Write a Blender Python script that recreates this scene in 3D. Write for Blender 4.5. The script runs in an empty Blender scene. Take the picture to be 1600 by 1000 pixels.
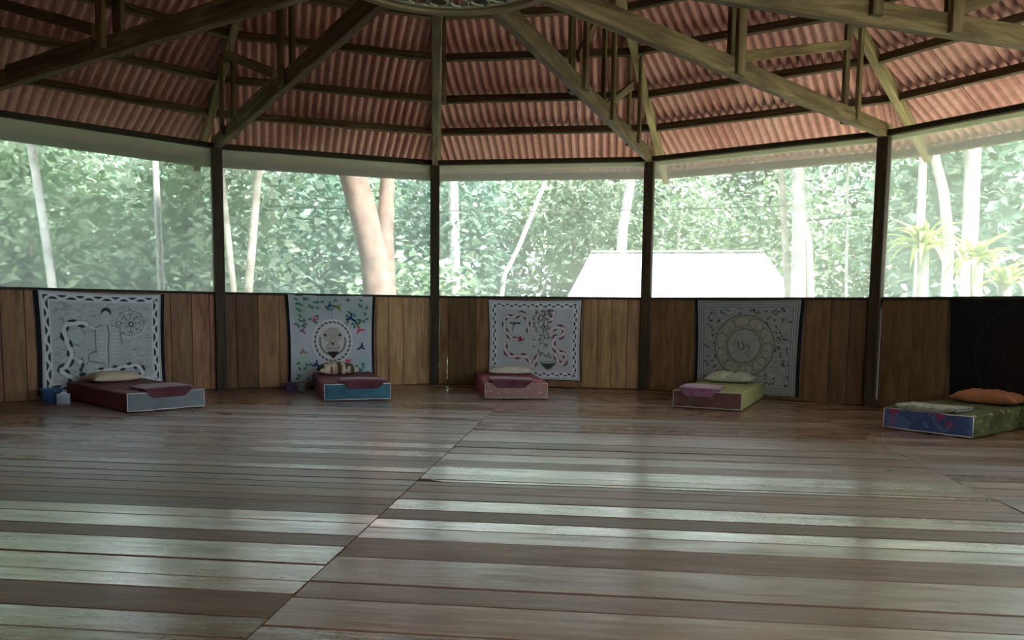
import bpy, bmesh, math, random
import numpy as np
from mathutils import Vector, Matrix, Quaternion

random.seed(7)
rng = np.random.default_rng(11)
S = bpy.context.scene
COL = S.collection
PI = math.pi

# ------------------------------------------------------------------ camera
cam_d = bpy.data.cameras.new('camera')
cam = bpy.data.objects.new('camera', cam_d)
COL.objects.link(cam)
S.camera = cam
PITCH, ROLL, YAW = -0.09314, 0.01098, -0.05102
cam_d.sensor_width = 36.0
cam_d.lens = 1234.426 * 36.0 / 1600.0
cam_d.shift_y = 100.0 / 1600.0
cam_d.clip_end = 400
_r = Vector((math.cos(YAW), math.sin(YAW), 0))
_f0 = Vector((-math.sin(YAW), math.cos(YAW), 0))
_fw = _f0 * math.cos(PITCH) + Vector((0, 0, math.sin(PITCH)))
_up = -_f0 * math.sin(PITCH) + Vector((0, 0, math.cos(PITCH)))
_rr = _r * math.cos(ROLL) + _up * math.sin(ROLL)
_uu = -_r * math.sin(ROLL) + _up * math.cos(ROLL)
_M = Matrix((_rr, _uu, -_fw)).transposed().to_4x4()
_M.translation = Vector((0.20377, -4.57795, 1.03288))
cam.matrix_world = _M

# ------------------------------------------------------------------ world, sun, exposure
w = bpy.data.worlds.new('world')
S.world = w
w.use_nodes = True
wn = w.node_tree.nodes
bg = wn['Background']
bg.inputs[0].default_value = (0.80, 0.90, 1.0, 1)
bg.inputs[1].default_value = 1.0
sun_d = bpy.data.lights.new('sun', 'SUN')
sun_d.energy = 3.8
sun_d.angle = math.radians(25)
sun_d.color = (1.0, 0.97, 0.9)
sun = bpy.data.objects.new('sun', sun_d)
COL.objects.link(sun)
sun.rotation_euler = Vector((-0.45, 0.50, -0.80)).to_track_quat('-Z', 'Y').to_euler()
vs = S.view_settings
vs.view_transform = 'Standard'
vs.look = 'None'
vs.gamma = 1.0
vs.use_curve_mapping = False
vs.exposure = 2.7

# ------------------------------------------------------------------ building numbers
N = 14
R = 6.303
PH = 0.04273
H = 3.0          # top plate / tie beam level
SILL = 1.22
def az(k): return PI / 2 + PH - (k - 2) * 2 * PI / N
_fix = {1: (-2.955, 5.53), 2: (-.312, 6.36), 3: (2.492, 5.79), 4: (4.70, 4.06)}
def corner(k, z=0.0):
    k = k % N
    if k in _fix: return Vector((_fix[k][0], _fix[k][1], z))
    return Vector((R * math.cos(az(k)), R * math.sin(az(k)), z))
CK = math.cos(PI / N)
SLOPE = 0.46
def zroof(r, off=0.0): return 2.88 + SLOPE * (7.6 - r) + off

# ------------------------------------------------------------------ material helpers
def mat(name):
    m = bpy.data.materials.new(name)
    m.use_nodes = True
    nt = m.node_tree
    for n in list(nt.nodes): nt.nodes.remove(n)
    out = nt.nodes.new('ShaderNodeOutputMaterial')
    b = nt.nodes.new('ShaderNodeBsdfPrincipled')
    nt.links.new(b.outputs[0], out.inputs[0])
    return m, nt, b, out
def N_(nt, t, **kw):
    n = nt.nodes.new('ShaderNode' + t)
    for k, v in kw.items():
        if k.startswith('i_'):
            n.inputs[k[2:].replace('_', ' ')].default_value = v
        else: setattr(n, k, v)
    return n
def L_(nt, a, b): nt.links.new(a, b)
def ramp(nt, fac, stops):
    r = nt.nodes.new('ShaderNodeValToRGB')
    e = r.color_ramp.elements
    while len(e) < len(stops): e.new(0.5)
    for i, (p, c) in enumerate(stops):
        e[i].position = p
        e[i].color = (*c, 1) if len(c) == 3 else c
    L_(nt, fac, r.inputs[0])
    return r
def coords(nt, scale=(1, 1, 1), rnd=True):
    tc = N_(nt, 'TexCoord')
    mp = N_(nt, 'Mapping')
    mp.inputs['Scale'].default_value = scale
    L_(nt, tc.outputs['Object'], mp.inputs['Vector'])
    if rnd:
        oi = N_(nt, 'ObjectInfo')
        cb = N_(nt, 'CombineXYZ')
        mu = N_(nt, 'Math', operation='MULTIPLY'); mu.inputs[1].default_value = 91.0
        L_(nt, oi.outputs['Random'], mu.inputs[0])
        L_(nt, mu.outputs[0], cb.inputs[0]); L_(nt, mu.outputs[0], cb.inputs[1])
        L_(nt, cb.outputs[0], mp.inputs['Location'])
    return mp.outputs[0]
def oattr(nt, name):
    a = N_(nt, 'Attribute', attribute_type='OBJECT', attribute_name=name)
    return a

def wood(name, dark, mid, light, rough=0.7, scale=(1.2, 14, 14), var=0.35, spec=0.3, bump=0.25, use_tone=False):
    m, nt, b, out = mat(name)
    v = coords(nt, scale)
    n1 = N_(nt, 'TexNoise'); n1.inputs['Scale'].default_value = 1.6; n1.inputs['Detail'].default_value = 8; n1.inputs['Roughness'].default_value = .62
    n1.inputs['Distortion'].default_value = .6
    L_(nt, v, n1.inputs['Vector'])
    rp = ramp(nt, n1.outputs['Fac'], [(0.28, dark), (0.5, mid), (0.72, light)])
    hsv = N_(nt, 'HueSaturation')
    oi = N_(nt, 'ObjectInfo')
    if use_tone:
        at = oattr(nt, 'tone')
        L_(nt, at.outputs['Fac'], hsv.inputs['Value'])
        at2 = oattr(nt, 'hue')
        L_(nt, at2.outputs['Fac'], hsv.inputs['Hue'])
    else:
        mr = N_(nt, 'MapRange'); mr.inputs['To Min'].default_value = 1 - var; mr.inputs['To Max'].default_value = 1 + var
        L_(nt, oi.outputs['Random'], mr.inputs[0]); L_(nt, mr.outputs[0], hsv.inputs['Value'])
    L_(nt, rp.outputs[0], hsv.inputs['Color'])
    L_(nt, hsv.outputs[0], b.inputs['Base Color'])
    b.inputs['Roughness'].default_value = rough
    b.inputs['Specular IOR Level'].default_value = spec
    bp = N_(nt, 'Bump'); bp.inputs['Strength'].default_value = bump; bp.inputs['Distance'].default_value = .01
    L_(nt, n1.outputs['Fac'], bp.inputs['Height']); L_(nt, bp.outputs[0], b.inputs['Normal'])
    return m
def plain(name, c, rough=.8, spec=.3, noise=.25, sc=9.0, sheen=0):
    m, nt, b, out = mat(name)
    v = coords(nt, (1, 1, 1))
    n1 = N_(nt, 'TexNoise'); n1.inputs['Scale'].default_value = sc; n1.inputs['Detail'].default_value = 5
    L_(nt, v, n1.inputs['Vector'])
    lo = tuple(x * (1 - noise) for x in c); hi = tuple(min(1, x * (1 + noise)) for x in c)
    rp = ramp(nt, n1.outputs['Fac'], [(0.3, lo), (0.7, hi)])
    L_(nt, rp.outputs[0], b.inputs['Base Color'])
    b.inputs['Roughness'].default_value = rough
    b.inputs['Specular IOR Level'].default_value = spec
    if sheen: b.inputs['Sheen Weight'].default_value = sheen
    return m

M = {}
M['beam'] = wood('beam_wood', (.045, .030, .014), (.13, .092, .046), (.25, .185, .10), rough=.75, scale=(1.0, 9, 9), var=.25)
M['rafter'] = wood('rafter_wood', (.10, .075, .03), (.22, .17, .08), (.36, .29, .15), rough=.75, scale=(1.0, 9, 9), var=.15)
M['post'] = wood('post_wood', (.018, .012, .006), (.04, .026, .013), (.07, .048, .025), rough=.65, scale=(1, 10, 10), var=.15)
M['purlin'] = wood('purlin_wood', (.04, .027, .015), (.095, .065, .038), (.19, .14, .09), rough=.8, scale=(1, 12, 12), var=.3)
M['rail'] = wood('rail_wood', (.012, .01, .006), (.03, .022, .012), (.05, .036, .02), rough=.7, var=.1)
M['wall'] = wood('wall_wood', (.20, .10, .045), (.39, .215, .10), (.56, .34, .17), rough=.6, scale=(9, 9, 1.1), use_tone=True, bump=.15, spec=.35)

# floor: varnished boards, worn, strength of the varnish differs from board to board
def floor_mat():
    m, nt, b, out = mat('floor_wood')
    v = coords(nt, (0.9, 9, 9))
    n1 = N_(nt, 'TexNoise'); n1.inputs['Scale'].default_value = 2.2; n1.inputs['Detail'].default_value = 9; n1.inputs['Roughness'].default_value = .65
    n1.inputs['Distortion'].default_value = .5
    L_(nt, v, n1.inputs['Vector'])
    rp = ramp(nt, n1.outputs['Fac'], [(0.27, (.085, .038, .016)), (0.5, (.22, .112, .052)), (0.74, (.36, .21, .115))])
    v2 = coords(nt, (0.7, 2.6, 2.6))
    n2 = N_(nt, 'TexNoise'); n2.inputs['Scale'].default_value = 1.7; n2.inputs['Detail'].default_value = 6; n2.inputs['Roughness'].default_value = .7
    L_(nt, v2, n2.inputs['Vector'])
    wear = ramp(nt, n2.outputs['Fac'], [(0.38, (0, 0, 0)), (0.66, (1, 1, 1))])
    hsv = N_(nt, 'HueSaturation')
    at = oattr(nt, 'tone'); L_(nt, at.outputs['Fac'], hsv.inputs['Value']); L_(nt, rp.outputs[0], hsv.inputs['Color'])
    at3 = oattr(nt, 'hue'); L_(nt, at3.outputs['Fac'], hsv.inputs['Hue'])
    mx = N_(nt, 'MixRGB', blend_type='MIX'); mx.inputs[2].default_value = (.15, .125, .10, 1)
    mu = N_(nt, 'Math', operation='MULTIPLY'); mu.inputs[1].default_value = .28
    L_(nt, wear.outputs[0], mu.inputs[0]); L_(nt, mu.outputs[0], mx.inputs[0]); L_(nt, hsv.outputs[0], mx.inputs[1])
    L_(nt, mx.outputs[0], b.inputs['Base Color'])
    g = oattr(nt, 'gloss')
    # roughness = base by board + wear
    ad = N_(nt, 'Math', operation='MULTIPLY_ADD'); ad.inputs[1].default_value = .28
    L_(nt, n2.outputs['Fac'], ad.inputs[0]); L_(nt, g.outputs['Fac'], ad.inputs[2])
    L_(nt, ad.outputs[0], b.inputs['Roughness'])
    b.inputs['IOR'].default_value = 1.75
    b.inputs['Specular IOR Level'].default_value = .6
    ct = oattr(nt, 'coat')
    # varnish worn through in streaks
    v3 = coords(nt, (1.1, 5, 5)); n3 = N_(nt, 'TexNoise'); n3.inputs['Scale'].default_value = 2.6; n3.inputs['Detail'].default_value = 7; n3.inputs['Roughness'].default_value = .7
    L_(nt, v3, n3.inputs['Vector'])
    r3 = ramp(nt, n3.outputs['Fac'], [(0.36, (.25, .25, .25)), (0.56, (1, 1, 1))])
    m3 = N_(nt, 'Math', operation='MULTIPLY'); L_(nt, ct.outputs['Fac'], m3.inputs[0]); L_(nt, r3.outputs[0], m3.inputs[1])
    L_(nt, m3.outputs[0], b.inputs['Coat Weight'])
    b.inputs['Coat Roughness'].default_value = .17
    b.inputs['Coat IOR'].default_value = 1.9
    bp = N_(nt, 'Bump'); bp.inputs['Strength'].default_value = .18; bp.inputs['Distance'].default_value = .006
    L_(nt, n1.outputs['Fac'], bp.inputs['Height']); L_(nt, bp.outputs[0], b.inputs['Normal'])
    bp2 = N_(nt, 'Bump'); bp2.inputs['Strength'].default_value = .15; bp2.inputs['Distance'].default_value = .01
    L_(nt, n2.outputs['Fac'], bp2.inputs['Height']); L_(nt, bp.outputs[0], bp2.inputs['Normal']); L_(nt, bp2.outputs[0], b.inputs['Coat Normal'])
    return m
M['floor'] = floor_mat()
M['subfloor'] = plain('subfloor', (.02, .013, .008))

def roof_mat():
    m, nt, b, out = mat('roof_paint')
    v = coords(nt, (1, 1, 1), rnd=False)
    n1 = N_(nt, 'TexNoise'); n1.inputs['Scale'].default_value = 1.3; n1.inputs['Detail'].default_value = 7
    L_(nt, v, n1.inputs['Vector'])
    rp = ramp(nt, n1.outputs['Fac'], [(0.3, (.38, .15, .14)), (0.52, (.49, .23, .215)), (0.75, (.56, .31, .285))])
    n2 = N_(nt, 'TexNoise'); n2.inputs['Scale'].default_value = 14; n2.inputs['Detail'].default_value = 4
    L_(nt, v, n2.inputs['Vector'])
    mx = N_(nt, 'MixRGB', blend_type='MULTIPLY'); mx.inputs[0].default_value = .5
    r2 = ramp(nt, n2.outputs['Fac'], [(0.3, (.6, .55, .5)), (0.6, (1, 1, 1))])
    L_(nt, rp.outputs[0], mx.inputs[1]); L_(nt, r2.outputs[0], mx.inputs[2])
    L_(nt, mx.outputs[0], b.inputs['Base Color'])
    b.inputs['Roughness'].default_value = .62
    b.inputs['Specular IOR Level'].default_value = .4
    return m
M['roof'] = roof_mat()

def net_mat():
    m, nt, b, out = mat('mosquito_net')
    nt.nodes.remove(b)
    tr = N_(nt, 'BsdfTransparent')
    tl = N_(nt, 'BsdfTranslucent'); tl.inputs[0].default_value = (.84, .87, .84, 1)
    df = N_(nt, 'BsdfDiffuse'); df.inputs[0].default_value = (.66, .68, .66, 1)
    a = N_(nt, 'MixShader'); a.inputs[0].default_value = .35
    L_(nt, tl.outputs[0], a.inputs[1]); L_(nt, df.outputs[0], a.inputs[2])
    c = N_(nt, 'MixShader')
    v = coords(nt, (1, 1, 1), rnd=False)
    n1 = N_(nt, 'TexNoise'); n1.inputs['Scale'].default_value = 2.0; n1.inputs['Detail'].default_value = 3
    L_(nt, v, n1.inputs['Vector'])
    mr = N_(nt, 'MapRange'); mr.inputs['To Min'].default_value = .29; mr.inputs['To Max'].default_value = .32
    L_(nt, n1.outputs['Fac'], mr.inputs[0]); L_(nt, mr.outputs[0], c.inputs[0])
    L_(nt, tr.outputs[0], c.inputs[1]); L_(nt, a.outputs[0], c.inputs[2])
    L_(nt, c.outputs[0], out.inputs[0])
    return m
M['net'] = net_mat()
def hem_mat():
    m, nt, b, out = mat('net_hem')
    nt.nodes.remove(b)
    t = N_(nt, 'BsdfTranslucent'); t.inputs[0].default_value = (.70, .72, .60, 1)
    d = N_(nt, 'BsdfDiffuse'); d.inputs[0].default_value = (.55, .57, .47, 1)
    mx = N_(nt, 'MixShader'); mx.inputs[0].default_value = .4
    L_(nt, t.outputs[0], mx.inputs[1]); L_(nt, d.outputs[0], mx.inputs[2]); L_(nt, mx.outputs[0], out.inputs[0])
    return m
M['hem'] = hem_mat()
M['medal'] = plain('cane', (.22, .17, .09), rough=.6)
M['lattice'] = plain('lattice_paint', (.36, .38, .31), rough=.7)

def leaf_mat(name, cols, trans=.5):
    m, nt, b, out = mat(name)
    nt.nodes.remove(b)
    g = N_(nt, 'NewGeometry')
    rp = ramp(nt, g.outputs['Random Per Island'], [(i / (len(cols) - 1), c) for i, c in enumerate(cols)])
    hs = N_(nt, 'HueSaturation')
    oi = N_(nt, 'ObjectInfo')
    mr = N_(nt, 'MapRange'); mr.inputs['To Min'].default_value = .75; mr.inputs['To Max'].default_value = 1.3
    L_(nt, oi.outputs['Random'], mr.inputs[0]); L_(nt, mr.outputs[0], hs.inputs['Value']); L_(nt, rp.outputs[0], hs.inputs['Color'])
    d = N_(nt, 'BsdfPrincipled'); d.inputs['Roughness'].default_value = .45; d.inputs['Specular IOR Level'].default_value = .5
    t = N_(nt, 'BsdfTranslucent')
    L_(nt, hs.outputs[0], d.inputs['Base Color']); L_(nt, hs.outputs[0], t.inputs[0])
    mx = N_(nt, 'MixShader'); mx.inputs[0].default_value = trans
    L_(nt, d.outputs[0], mx.inputs[1]); L_(nt, t.outputs[0], mx.inputs[2]); L_(nt, mx.outputs[0], out.inputs[0])
    return m
M['leaf_a'] = leaf_mat('leaf_green', [(.05, .11, .05), (.16, .26, .14), (.32, .43, .28), (.52, .60, .45)])
M['leaf_b'] = leaf_mat('leaf_blue_green', [(.04, .10, .06), (.13, .24, .17), (.26, .39, .31), (.46, .56, .46)])
M['leaf_y'] = leaf_mat('leaf_strap', [(.16, .26, .06), (.28, .40, .10), (.36, .42, .16), (.22, .46, .04)], .4)
M['bark_pale'] = plain('bark_pale', (.46, .47, .43), sc=5, noise=.3)
M['bark_pink'] = plain('bark_pink', (.20, .145, .115), sc=4, noise=.35)
M['bark_grey'] = plain('bark_grey', (.34, .33, .27), sc=5, noise=.35)
M['bounce_ground'] = plain('pale_bounce_ground', (.42, .45, .30), sc=2, noise=.2)  # pale tone chosen to bounce light into the hall
M['ground'] = plain('ground_soil', (.10, .12, .07), sc=.8, noise=.5)
M['hut_roof'] = plain('zinc_roof', (.72, .70, .68), sc=5, noise=.3, rough=.5)
M['hut_wall'] = plain('hut_wall', (.30, .22, .15), sc=3)
M['cable'] = plain('cable', (.05, .05, .05))

# ------------------------------------------------------------------ object helpers
def link(name, me, m=None, parent=None):
    o = bpy.data.objects.new(name, me)
    COL.objects.link(o)
    if m is not None and me is not None and not me.materials: me.materials.append(m)
    if parent is not None: o.parent = parent
    return o
def tag(o, label, cat, group=None, kind=None):
    if label: o['label'] = label
    if cat: o['category'] = cat
    if group: o['group'] = group
    if kind: o['kind'] = kind
    return o
def empty(name, loc=(0, 0, 0), rz=0.0):
    o = bpy.data.objects.new(name, None)
    COL.objects.link(o)
    o.empty_display_size = .2
    o.location = loc
    o.rotation_euler = (0, 0, rz)
    return o
def place(o, mtx):
    """world placement for a child of an unrotated parent"""
    if o.parent is not None: mtx = Matrix.Translation(-Vector(o.parent.location)) @ mtx
    o.matrix_basis = mtx
def pydata(name, v, f, smooth=False):
    me = bpy.data.meshes.new(name)
    me.from_pydata([tuple(x) for x in v], [], f)
    if smooth: me.polygons.foreach_set('use_smooth', [True] * len(me.polygons))
    me.update()
    return me
def bm_mesh(name, bm, smooth=False):
    me = bpy.data.meshes.new(name)
    bmesh.ops.recalc_face_normals(bm, faces=bm.faces)
    bm.to_mesh(me); bm.free()
    if smooth: me.polygons.foreach_set('use_smooth', [True] * len(me.polygons))
    return me
def beam_data(L, w, h, ch=.006, sag=0.0):
    """bar along +x from 0..L, section w (y) x h (z), chamfered edges"""
    a, b = w / 2, h / 2
    sec = [(-a + ch, -b), (a - ch, -b), (a, -b + ch), (a, b - ch), (a - ch, b), (-a + ch, b), (-a, b - ch), (-a, -b + ch)]
    v = []
    xs = [0, L / 2, L] if sag else [0, L]
    for x in xs:
        dz = -sag if x == L / 2 else 0
        v += [(x, y, z + dz) for y, z in sec]
    f = []
    for j in range(len(xs) - 1):
        o = 8 * j
        f += [(o + i, o + (i + 1) % 8, o + 8 + (i + 1) % 8, o + 8 + i) for i in range(8)]
    f.append(tuple(range(7, -1, -1)))
    n = 8 * (len(xs) - 1)
    f.append(tuple(n + i for i in range(8)))
    return v, f
def frame(p, q, up=Vector((0, 0, 1))):
    p, q = Vector(p), Vector(q)
    x = (q - p).normalized()
    y = up.cross(x)
    if y.length < 1e-4: y = Vector((0, 1, 0)).cross(x)
    y.normalize()
    z = x.cross(y)
    m = Matrix((x, y, z)).transposed().to_4x4()
    m.translation = p
    return m
def beam(name, p, q, w, h, m, parent=None, ch=.006, up=Vector((0, 0, 1))):
    v, f = beam_data((Vector(q) - Vector(p)).length, w, h, ch)
    o = link(name, pydata(name, v, f), m, parent)
    place(o, frame(p, q, up))
    return o
def tube_data(pts, rad, seg=10, noise=0.0):
    pts = [Vector(p) for p in pts]
    v, f = [], []
    y = None
    for i, p in enumerate(pts):
        t = (pts[min(i + 1, len(pts) - 1)] - pts[max(i - 1, 0)]).normalized()
        if y is None:
            y = Vector((0, 0, 1)).cross(t)
            if y.length < .1: y = Vector((0, 1, 0)).cross(t)
        y = (y - t * y.dot(t)).normalized()
        z = t.cross(y)
        r = rad[i] if isinstance(rad, (list, tuple)) else rad
        for s in range(seg):
            a = 2 * PI * s / seg
            rr = r * (1 + noise * (random.random() - .5))
            v.append(p + (y * math.cos(a) + z * math.sin(a)) * rr)
    for i in range(len(pts) - 1):
        for s in range(seg):
            a, b = i * seg + s, i * seg + (s + 1) % seg
            f.append((a, b, b + seg, a + seg))
    f.append(tuple(range(seg - 1, -1, -1)))
    n = (len(pts) - 1) * seg
    f.append(tuple(n + s for s in range(seg)))
    return v, f
def tube(name, pts, rad, m, parent=None, seg=10, noise=0.0):
    v, f = tube_data(pts, rad, seg, noise)
    if parent is not None:
        o = Vector(parent.location); v = [x - o for x in v]
    return link(name, pydata(name, v, f, True), m, parent)
def rbox(name, sx, sy, sz, bev, m, parent=None, seg=3, cuts=0, jit=0.0, loc=(0, 0, 0)):
    bm = bmesh.new()
    bmesh.ops.create_cube(bm, size=1)
    for v in bm.verts: v.co = Vector((v.co.x * sx, v.co.y * sy, (v.co.z + .5) * sz))
    if cuts: bmesh.ops.subdivide_edges(bm, edges=bm.edges[:], cuts=cuts, use_grid_fill=True)
    if bev:
        sharp = [e for e in bm.edges if len(e.link_faces) == 2 and e.calc_face_angle(0) > .5]
        bmesh.ops.bevel(bm, geom=sharp, offset=bev, segments=seg, affect='EDGES', profile=.5)
    if jit:
        for v in bm.verts:
            if v.co.z > .01: v.co += Vector((random.uniform(-jit, jit), random.uniform(-jit, jit), random.uniform(-jit, jit)))
    me = bm_mesh(name, bm, True)
    o = link(name, me, m, parent)
    o.location = loc
    return o

# ------------------------------------------------------------------ ground
def disc(r, z, n=48):
    v = [(r * math.cos(2 * PI * i / n), r * math.sin(2 * PI * i / n), z) for i in range(n)]
    return v, [tuple(range(n))]
v, f = disc(90, -.95)
g = link('ground', pydata('ground', v, f), M['ground'])
g['kind'] = 'structure'

V = []
for r_ in (7.0, 30):
    for i in range(25):
        a_ = math.radians(-100 + 182 * i / 24); V.append((r_ * math.cos(a_), r_ * math.sin(a_), -.94))
F = [(i, 25 + i, 26 + i, i + 1) for i in range(24)]
lw = link('bounce_ground', pydata('bounce_ground', V, F), M['bounce_ground']); lw['kind'] = 'structure'  # unseen pale ground sector, added to bounce light up under the roof

# ------------------------------------------------------------------ floor
def poly_slab(rr, z0, z1):
    v = [(rr * math.cos(az(k)), rr * math.sin(az(k)), z0) for k in range(N)] + [(rr * math.cos(az(k)), rr * math.sin(az(k)), z1) for k in range(N)]
    f = [tuple(range(N)), tuple(range(2 * N - 1, N - 1, -1))] + [(k, (k + 1) % N, N + (k + 1) % N, N + k) for k in range(N)]
    return v, f
v, f = poly_slab(R + .12, -.16, -.032)
floor = link('floor', pydata('floor', v, f), M['subfloor'])
floor['kind'] = 'structure'
FA = math.radians(-9.2)
eu, ev = Vector((math.cos(FA), math.sin(FA), 0)), Vector((-math.sin(FA), math.cos(FA), 0))
RF = R + .10
def poly_span(vv):
    """u range of the floor polygon at board coordinate vv"""
    us = []
    P = [Vector((RF * math.cos(az(k)), RF * math.sin(az(k)), 0)) for k in range(N)]
    for k in range(N):
        a, b = P[k], P[(k + 1) % N]
        va, vb = a.dot(ev), b.dot(ev)
        if (va - vv) * (vb - vv) <= 0 and abs(va - vb) > 1e-9:
            t = (vv - va) / (vb - va)
            us.append((a + (b - a) * t).dot(eu))
    return (min(us), max(us)) if len(us) >= 2 else None
SEAMS = [-99, -3.46, -0.146, 3.17, 99]
# edges of the boards seen in the middle of the photograph, v coordinate, and their look (tone, varnish)
def vx(x, y): return Vector((x, y, 0)).dot(ev)
mid_edges = [vx(.348, -1.914), vx(.357, -1.744), vx(.373, -1.425), vx(.386, -1.158), vx(.395, -.976), vx(.403, -.821), vx(.413, -.626), vx(.424, -.397),
             vx(.433, -.22), vx(.442, -.042), .125, .185, vx(.457, .26), vx(.47, .50), vx(.481, .738), vx(.495, 1.0), vx(.509, 1.292), vx(.52, 1.55), vx(.53, 1.78), vx(.544, 2.005)]
mid_look = [(.9, .3, .30), (1.0, .45, .3), (.9, .15, .42), (1.0, .7, .24), (1.25, 1.0, .12), (.62, .10, .40), (1.15, 1.0, .14), (.75, .2, .36), (.95, .15, .4),
            (.7, .3, .34), (1.1, 1.0, .15), (1.0, .9, .16), (1.05, 1.0, .15), (.8, .2, .38), (1.1, .9, .18), (1.15, .8, .2), (.7, .3, .34), (1.1, .8, .2), (1.0, .6, .24)]
def section_rows(sec):
    rows = []
    vlo, vhi = -RF + .02, RF - .02
    rr = random.Random(31 + sec)
    if sec == 2:
        v0 = mid_edges[0]; tmp = []
        while v0 > vlo:
            wd = rr.choice([.16, .18, .2, .22, .26]); tmp.append((max(v0 - wd, vlo), v0, None)); v0 -= wd
        rows = tmp[::-1] + [(mid_edges[i], mid_edges[i + 1], mid_look[i]) for i in range(len(mid_edges) - 1)]
        v0 = mid_edges[-1]
    else:
        v0 = vlo
    while v0 < vhi - .05:
        wd = rr.choice([.14, .17, .2, .2, .22, .25]); rows.append((v0, min(v0 + wd, vhi), None)); v0 += wd
    return rows
for sec in range(4):
    ulo, uhi = SEAMS[sec], SEAMS[sec + 1]
    rr = random.Random(77 + sec)
    for (v0, v1, look) in section_rows(sec):
        gap = .0028
        a0, a1 = v0 + gap, v1 - gap
        s0, s1 = poly_span(a0), poly_span(a1)
        if not s0 or not s1: continue
        x00, x01 = max(s0[0], ulo + .0025), min(s0[1], uhi - .0025)
        x10, x11 = max(s1[0], ulo + .0025), min(s1[1], uhi - .0025)
        if x01 - x00 < .03 and x11 - x10 < .03: continue
        if x01 - x00 < .01: x00 = x01 = (x10 + x11) / 2; x01 += .01
        if x11 - x10 < .01: x10 = x11 = (x00 + x01) / 2; x11 += .01
        if sec == 2 and abs(v0 - .125) < .001: x00 += .15; x10 += .06
        h, c = .03, .003
        um, vm = (x00 + x01 + x10 + x11) / 4, (a0 + a1) / 2
        hw = (a1 - a0) / 2
        z1 = 0
        q = [(x00 - um, -hw), (x01 - um, -hw), (x11 - um, hw), (x10 - um, hw)]
        q2 = [(q[0][0] + c, q[0][1] + c), (q[1][0] - c, q[1][1] + c), (q[2][0] - c, q[2][1] - c), (q[3][0] + c, q[3][1] - c)]
        c = .004; q2 = [(q[0][0] + .001, q[0][1] + c), (q[1][0] - .001, q[1][1] + c), (q[2][0] - .001, q[2][1] - c), (q[3][0] + .001, q[3][1] - c)]
        V = [(x, y, -h) for x, y in q] + [(x, y, -c) for x, y in q] + [(x, y, 0) for x, y in q2]
        F = [(3, 2, 1, 0)] + [(i, (i + 1) % 4, 4 + (i + 1) % 4, 4 + i) for i in range(4)] + [(4 + i, 4 + (i + 1) % 4, 8 + (i + 1) % 4, 8 + i) for i in range(4)] + [(8, 9, 10, 11)]
        o = link('floor_board', pydata('floor_board', V, F), M['floor'], floor)
        tilt = rr.gauss(0, .009)
        o.matrix_basis = Matrix.Translation(eu * um + ev * vm + Vector((0, 0, rr.uniform(-.003, .001)))) @ Matrix.Rotation(FA, 4, 'Z') @ Matrix.Rotation(tilt, 4, 'X')
        if look is None:
            g_ = rr.random()
            look = (rr.uniform(.85, 1.25), rr.uniform(.75, 1.0), rr.uniform(.12, .2)) if g_ > .33 else (rr.uniform(.5, .95), rr.uniform(.03, .3), rr.uniform(.3, .42))
        o['tone'], o['coat'], o['gloss'] = look[0], look[1], look[2]
        o['hue'] = .5 + rr.uniform(-.012, .012)

# ------------------------------------------------------------------ walls, screens, plates
SIDE = {0: 'front_left_outer', 1: 'front_left', 2: 'front', 3: 'front_right', 4: 'front_right_outer'}
back = ['right_a', 'right_b', 'right_c', 'back_right_a', 'back_right_b', 'back', 'back_left', 'left_b', 'left_a']
back = ['right_front', 'right', 'right_rear', 'rear_right', 'rear', 'rear_left', 'left_rear', 'left', 'left_front']
for i, n_ in enumerate(back): SIDE[5 + i] = n_
# look of the visible boards (width, tone, hue) from left to right
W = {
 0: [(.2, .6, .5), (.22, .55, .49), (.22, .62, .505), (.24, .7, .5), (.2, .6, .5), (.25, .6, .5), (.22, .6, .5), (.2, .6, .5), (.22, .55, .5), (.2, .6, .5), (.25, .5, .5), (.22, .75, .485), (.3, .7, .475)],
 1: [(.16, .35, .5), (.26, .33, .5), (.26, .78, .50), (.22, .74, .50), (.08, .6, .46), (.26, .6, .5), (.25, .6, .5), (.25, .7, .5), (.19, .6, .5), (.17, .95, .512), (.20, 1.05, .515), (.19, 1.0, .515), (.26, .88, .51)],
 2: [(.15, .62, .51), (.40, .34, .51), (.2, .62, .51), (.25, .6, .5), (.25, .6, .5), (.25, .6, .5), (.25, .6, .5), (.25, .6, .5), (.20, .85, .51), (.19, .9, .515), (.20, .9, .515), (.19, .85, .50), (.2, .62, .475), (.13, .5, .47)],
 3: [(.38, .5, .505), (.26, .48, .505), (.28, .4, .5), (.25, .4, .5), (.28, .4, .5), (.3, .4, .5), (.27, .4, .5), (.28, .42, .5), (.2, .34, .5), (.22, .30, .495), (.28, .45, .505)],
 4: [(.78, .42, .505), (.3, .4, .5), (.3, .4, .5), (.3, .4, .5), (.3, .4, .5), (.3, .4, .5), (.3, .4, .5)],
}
CLOSED = [9, 10, 11, 12, 13]  # unseen bays boarded up to the plate, added to cut light from the left
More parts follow.
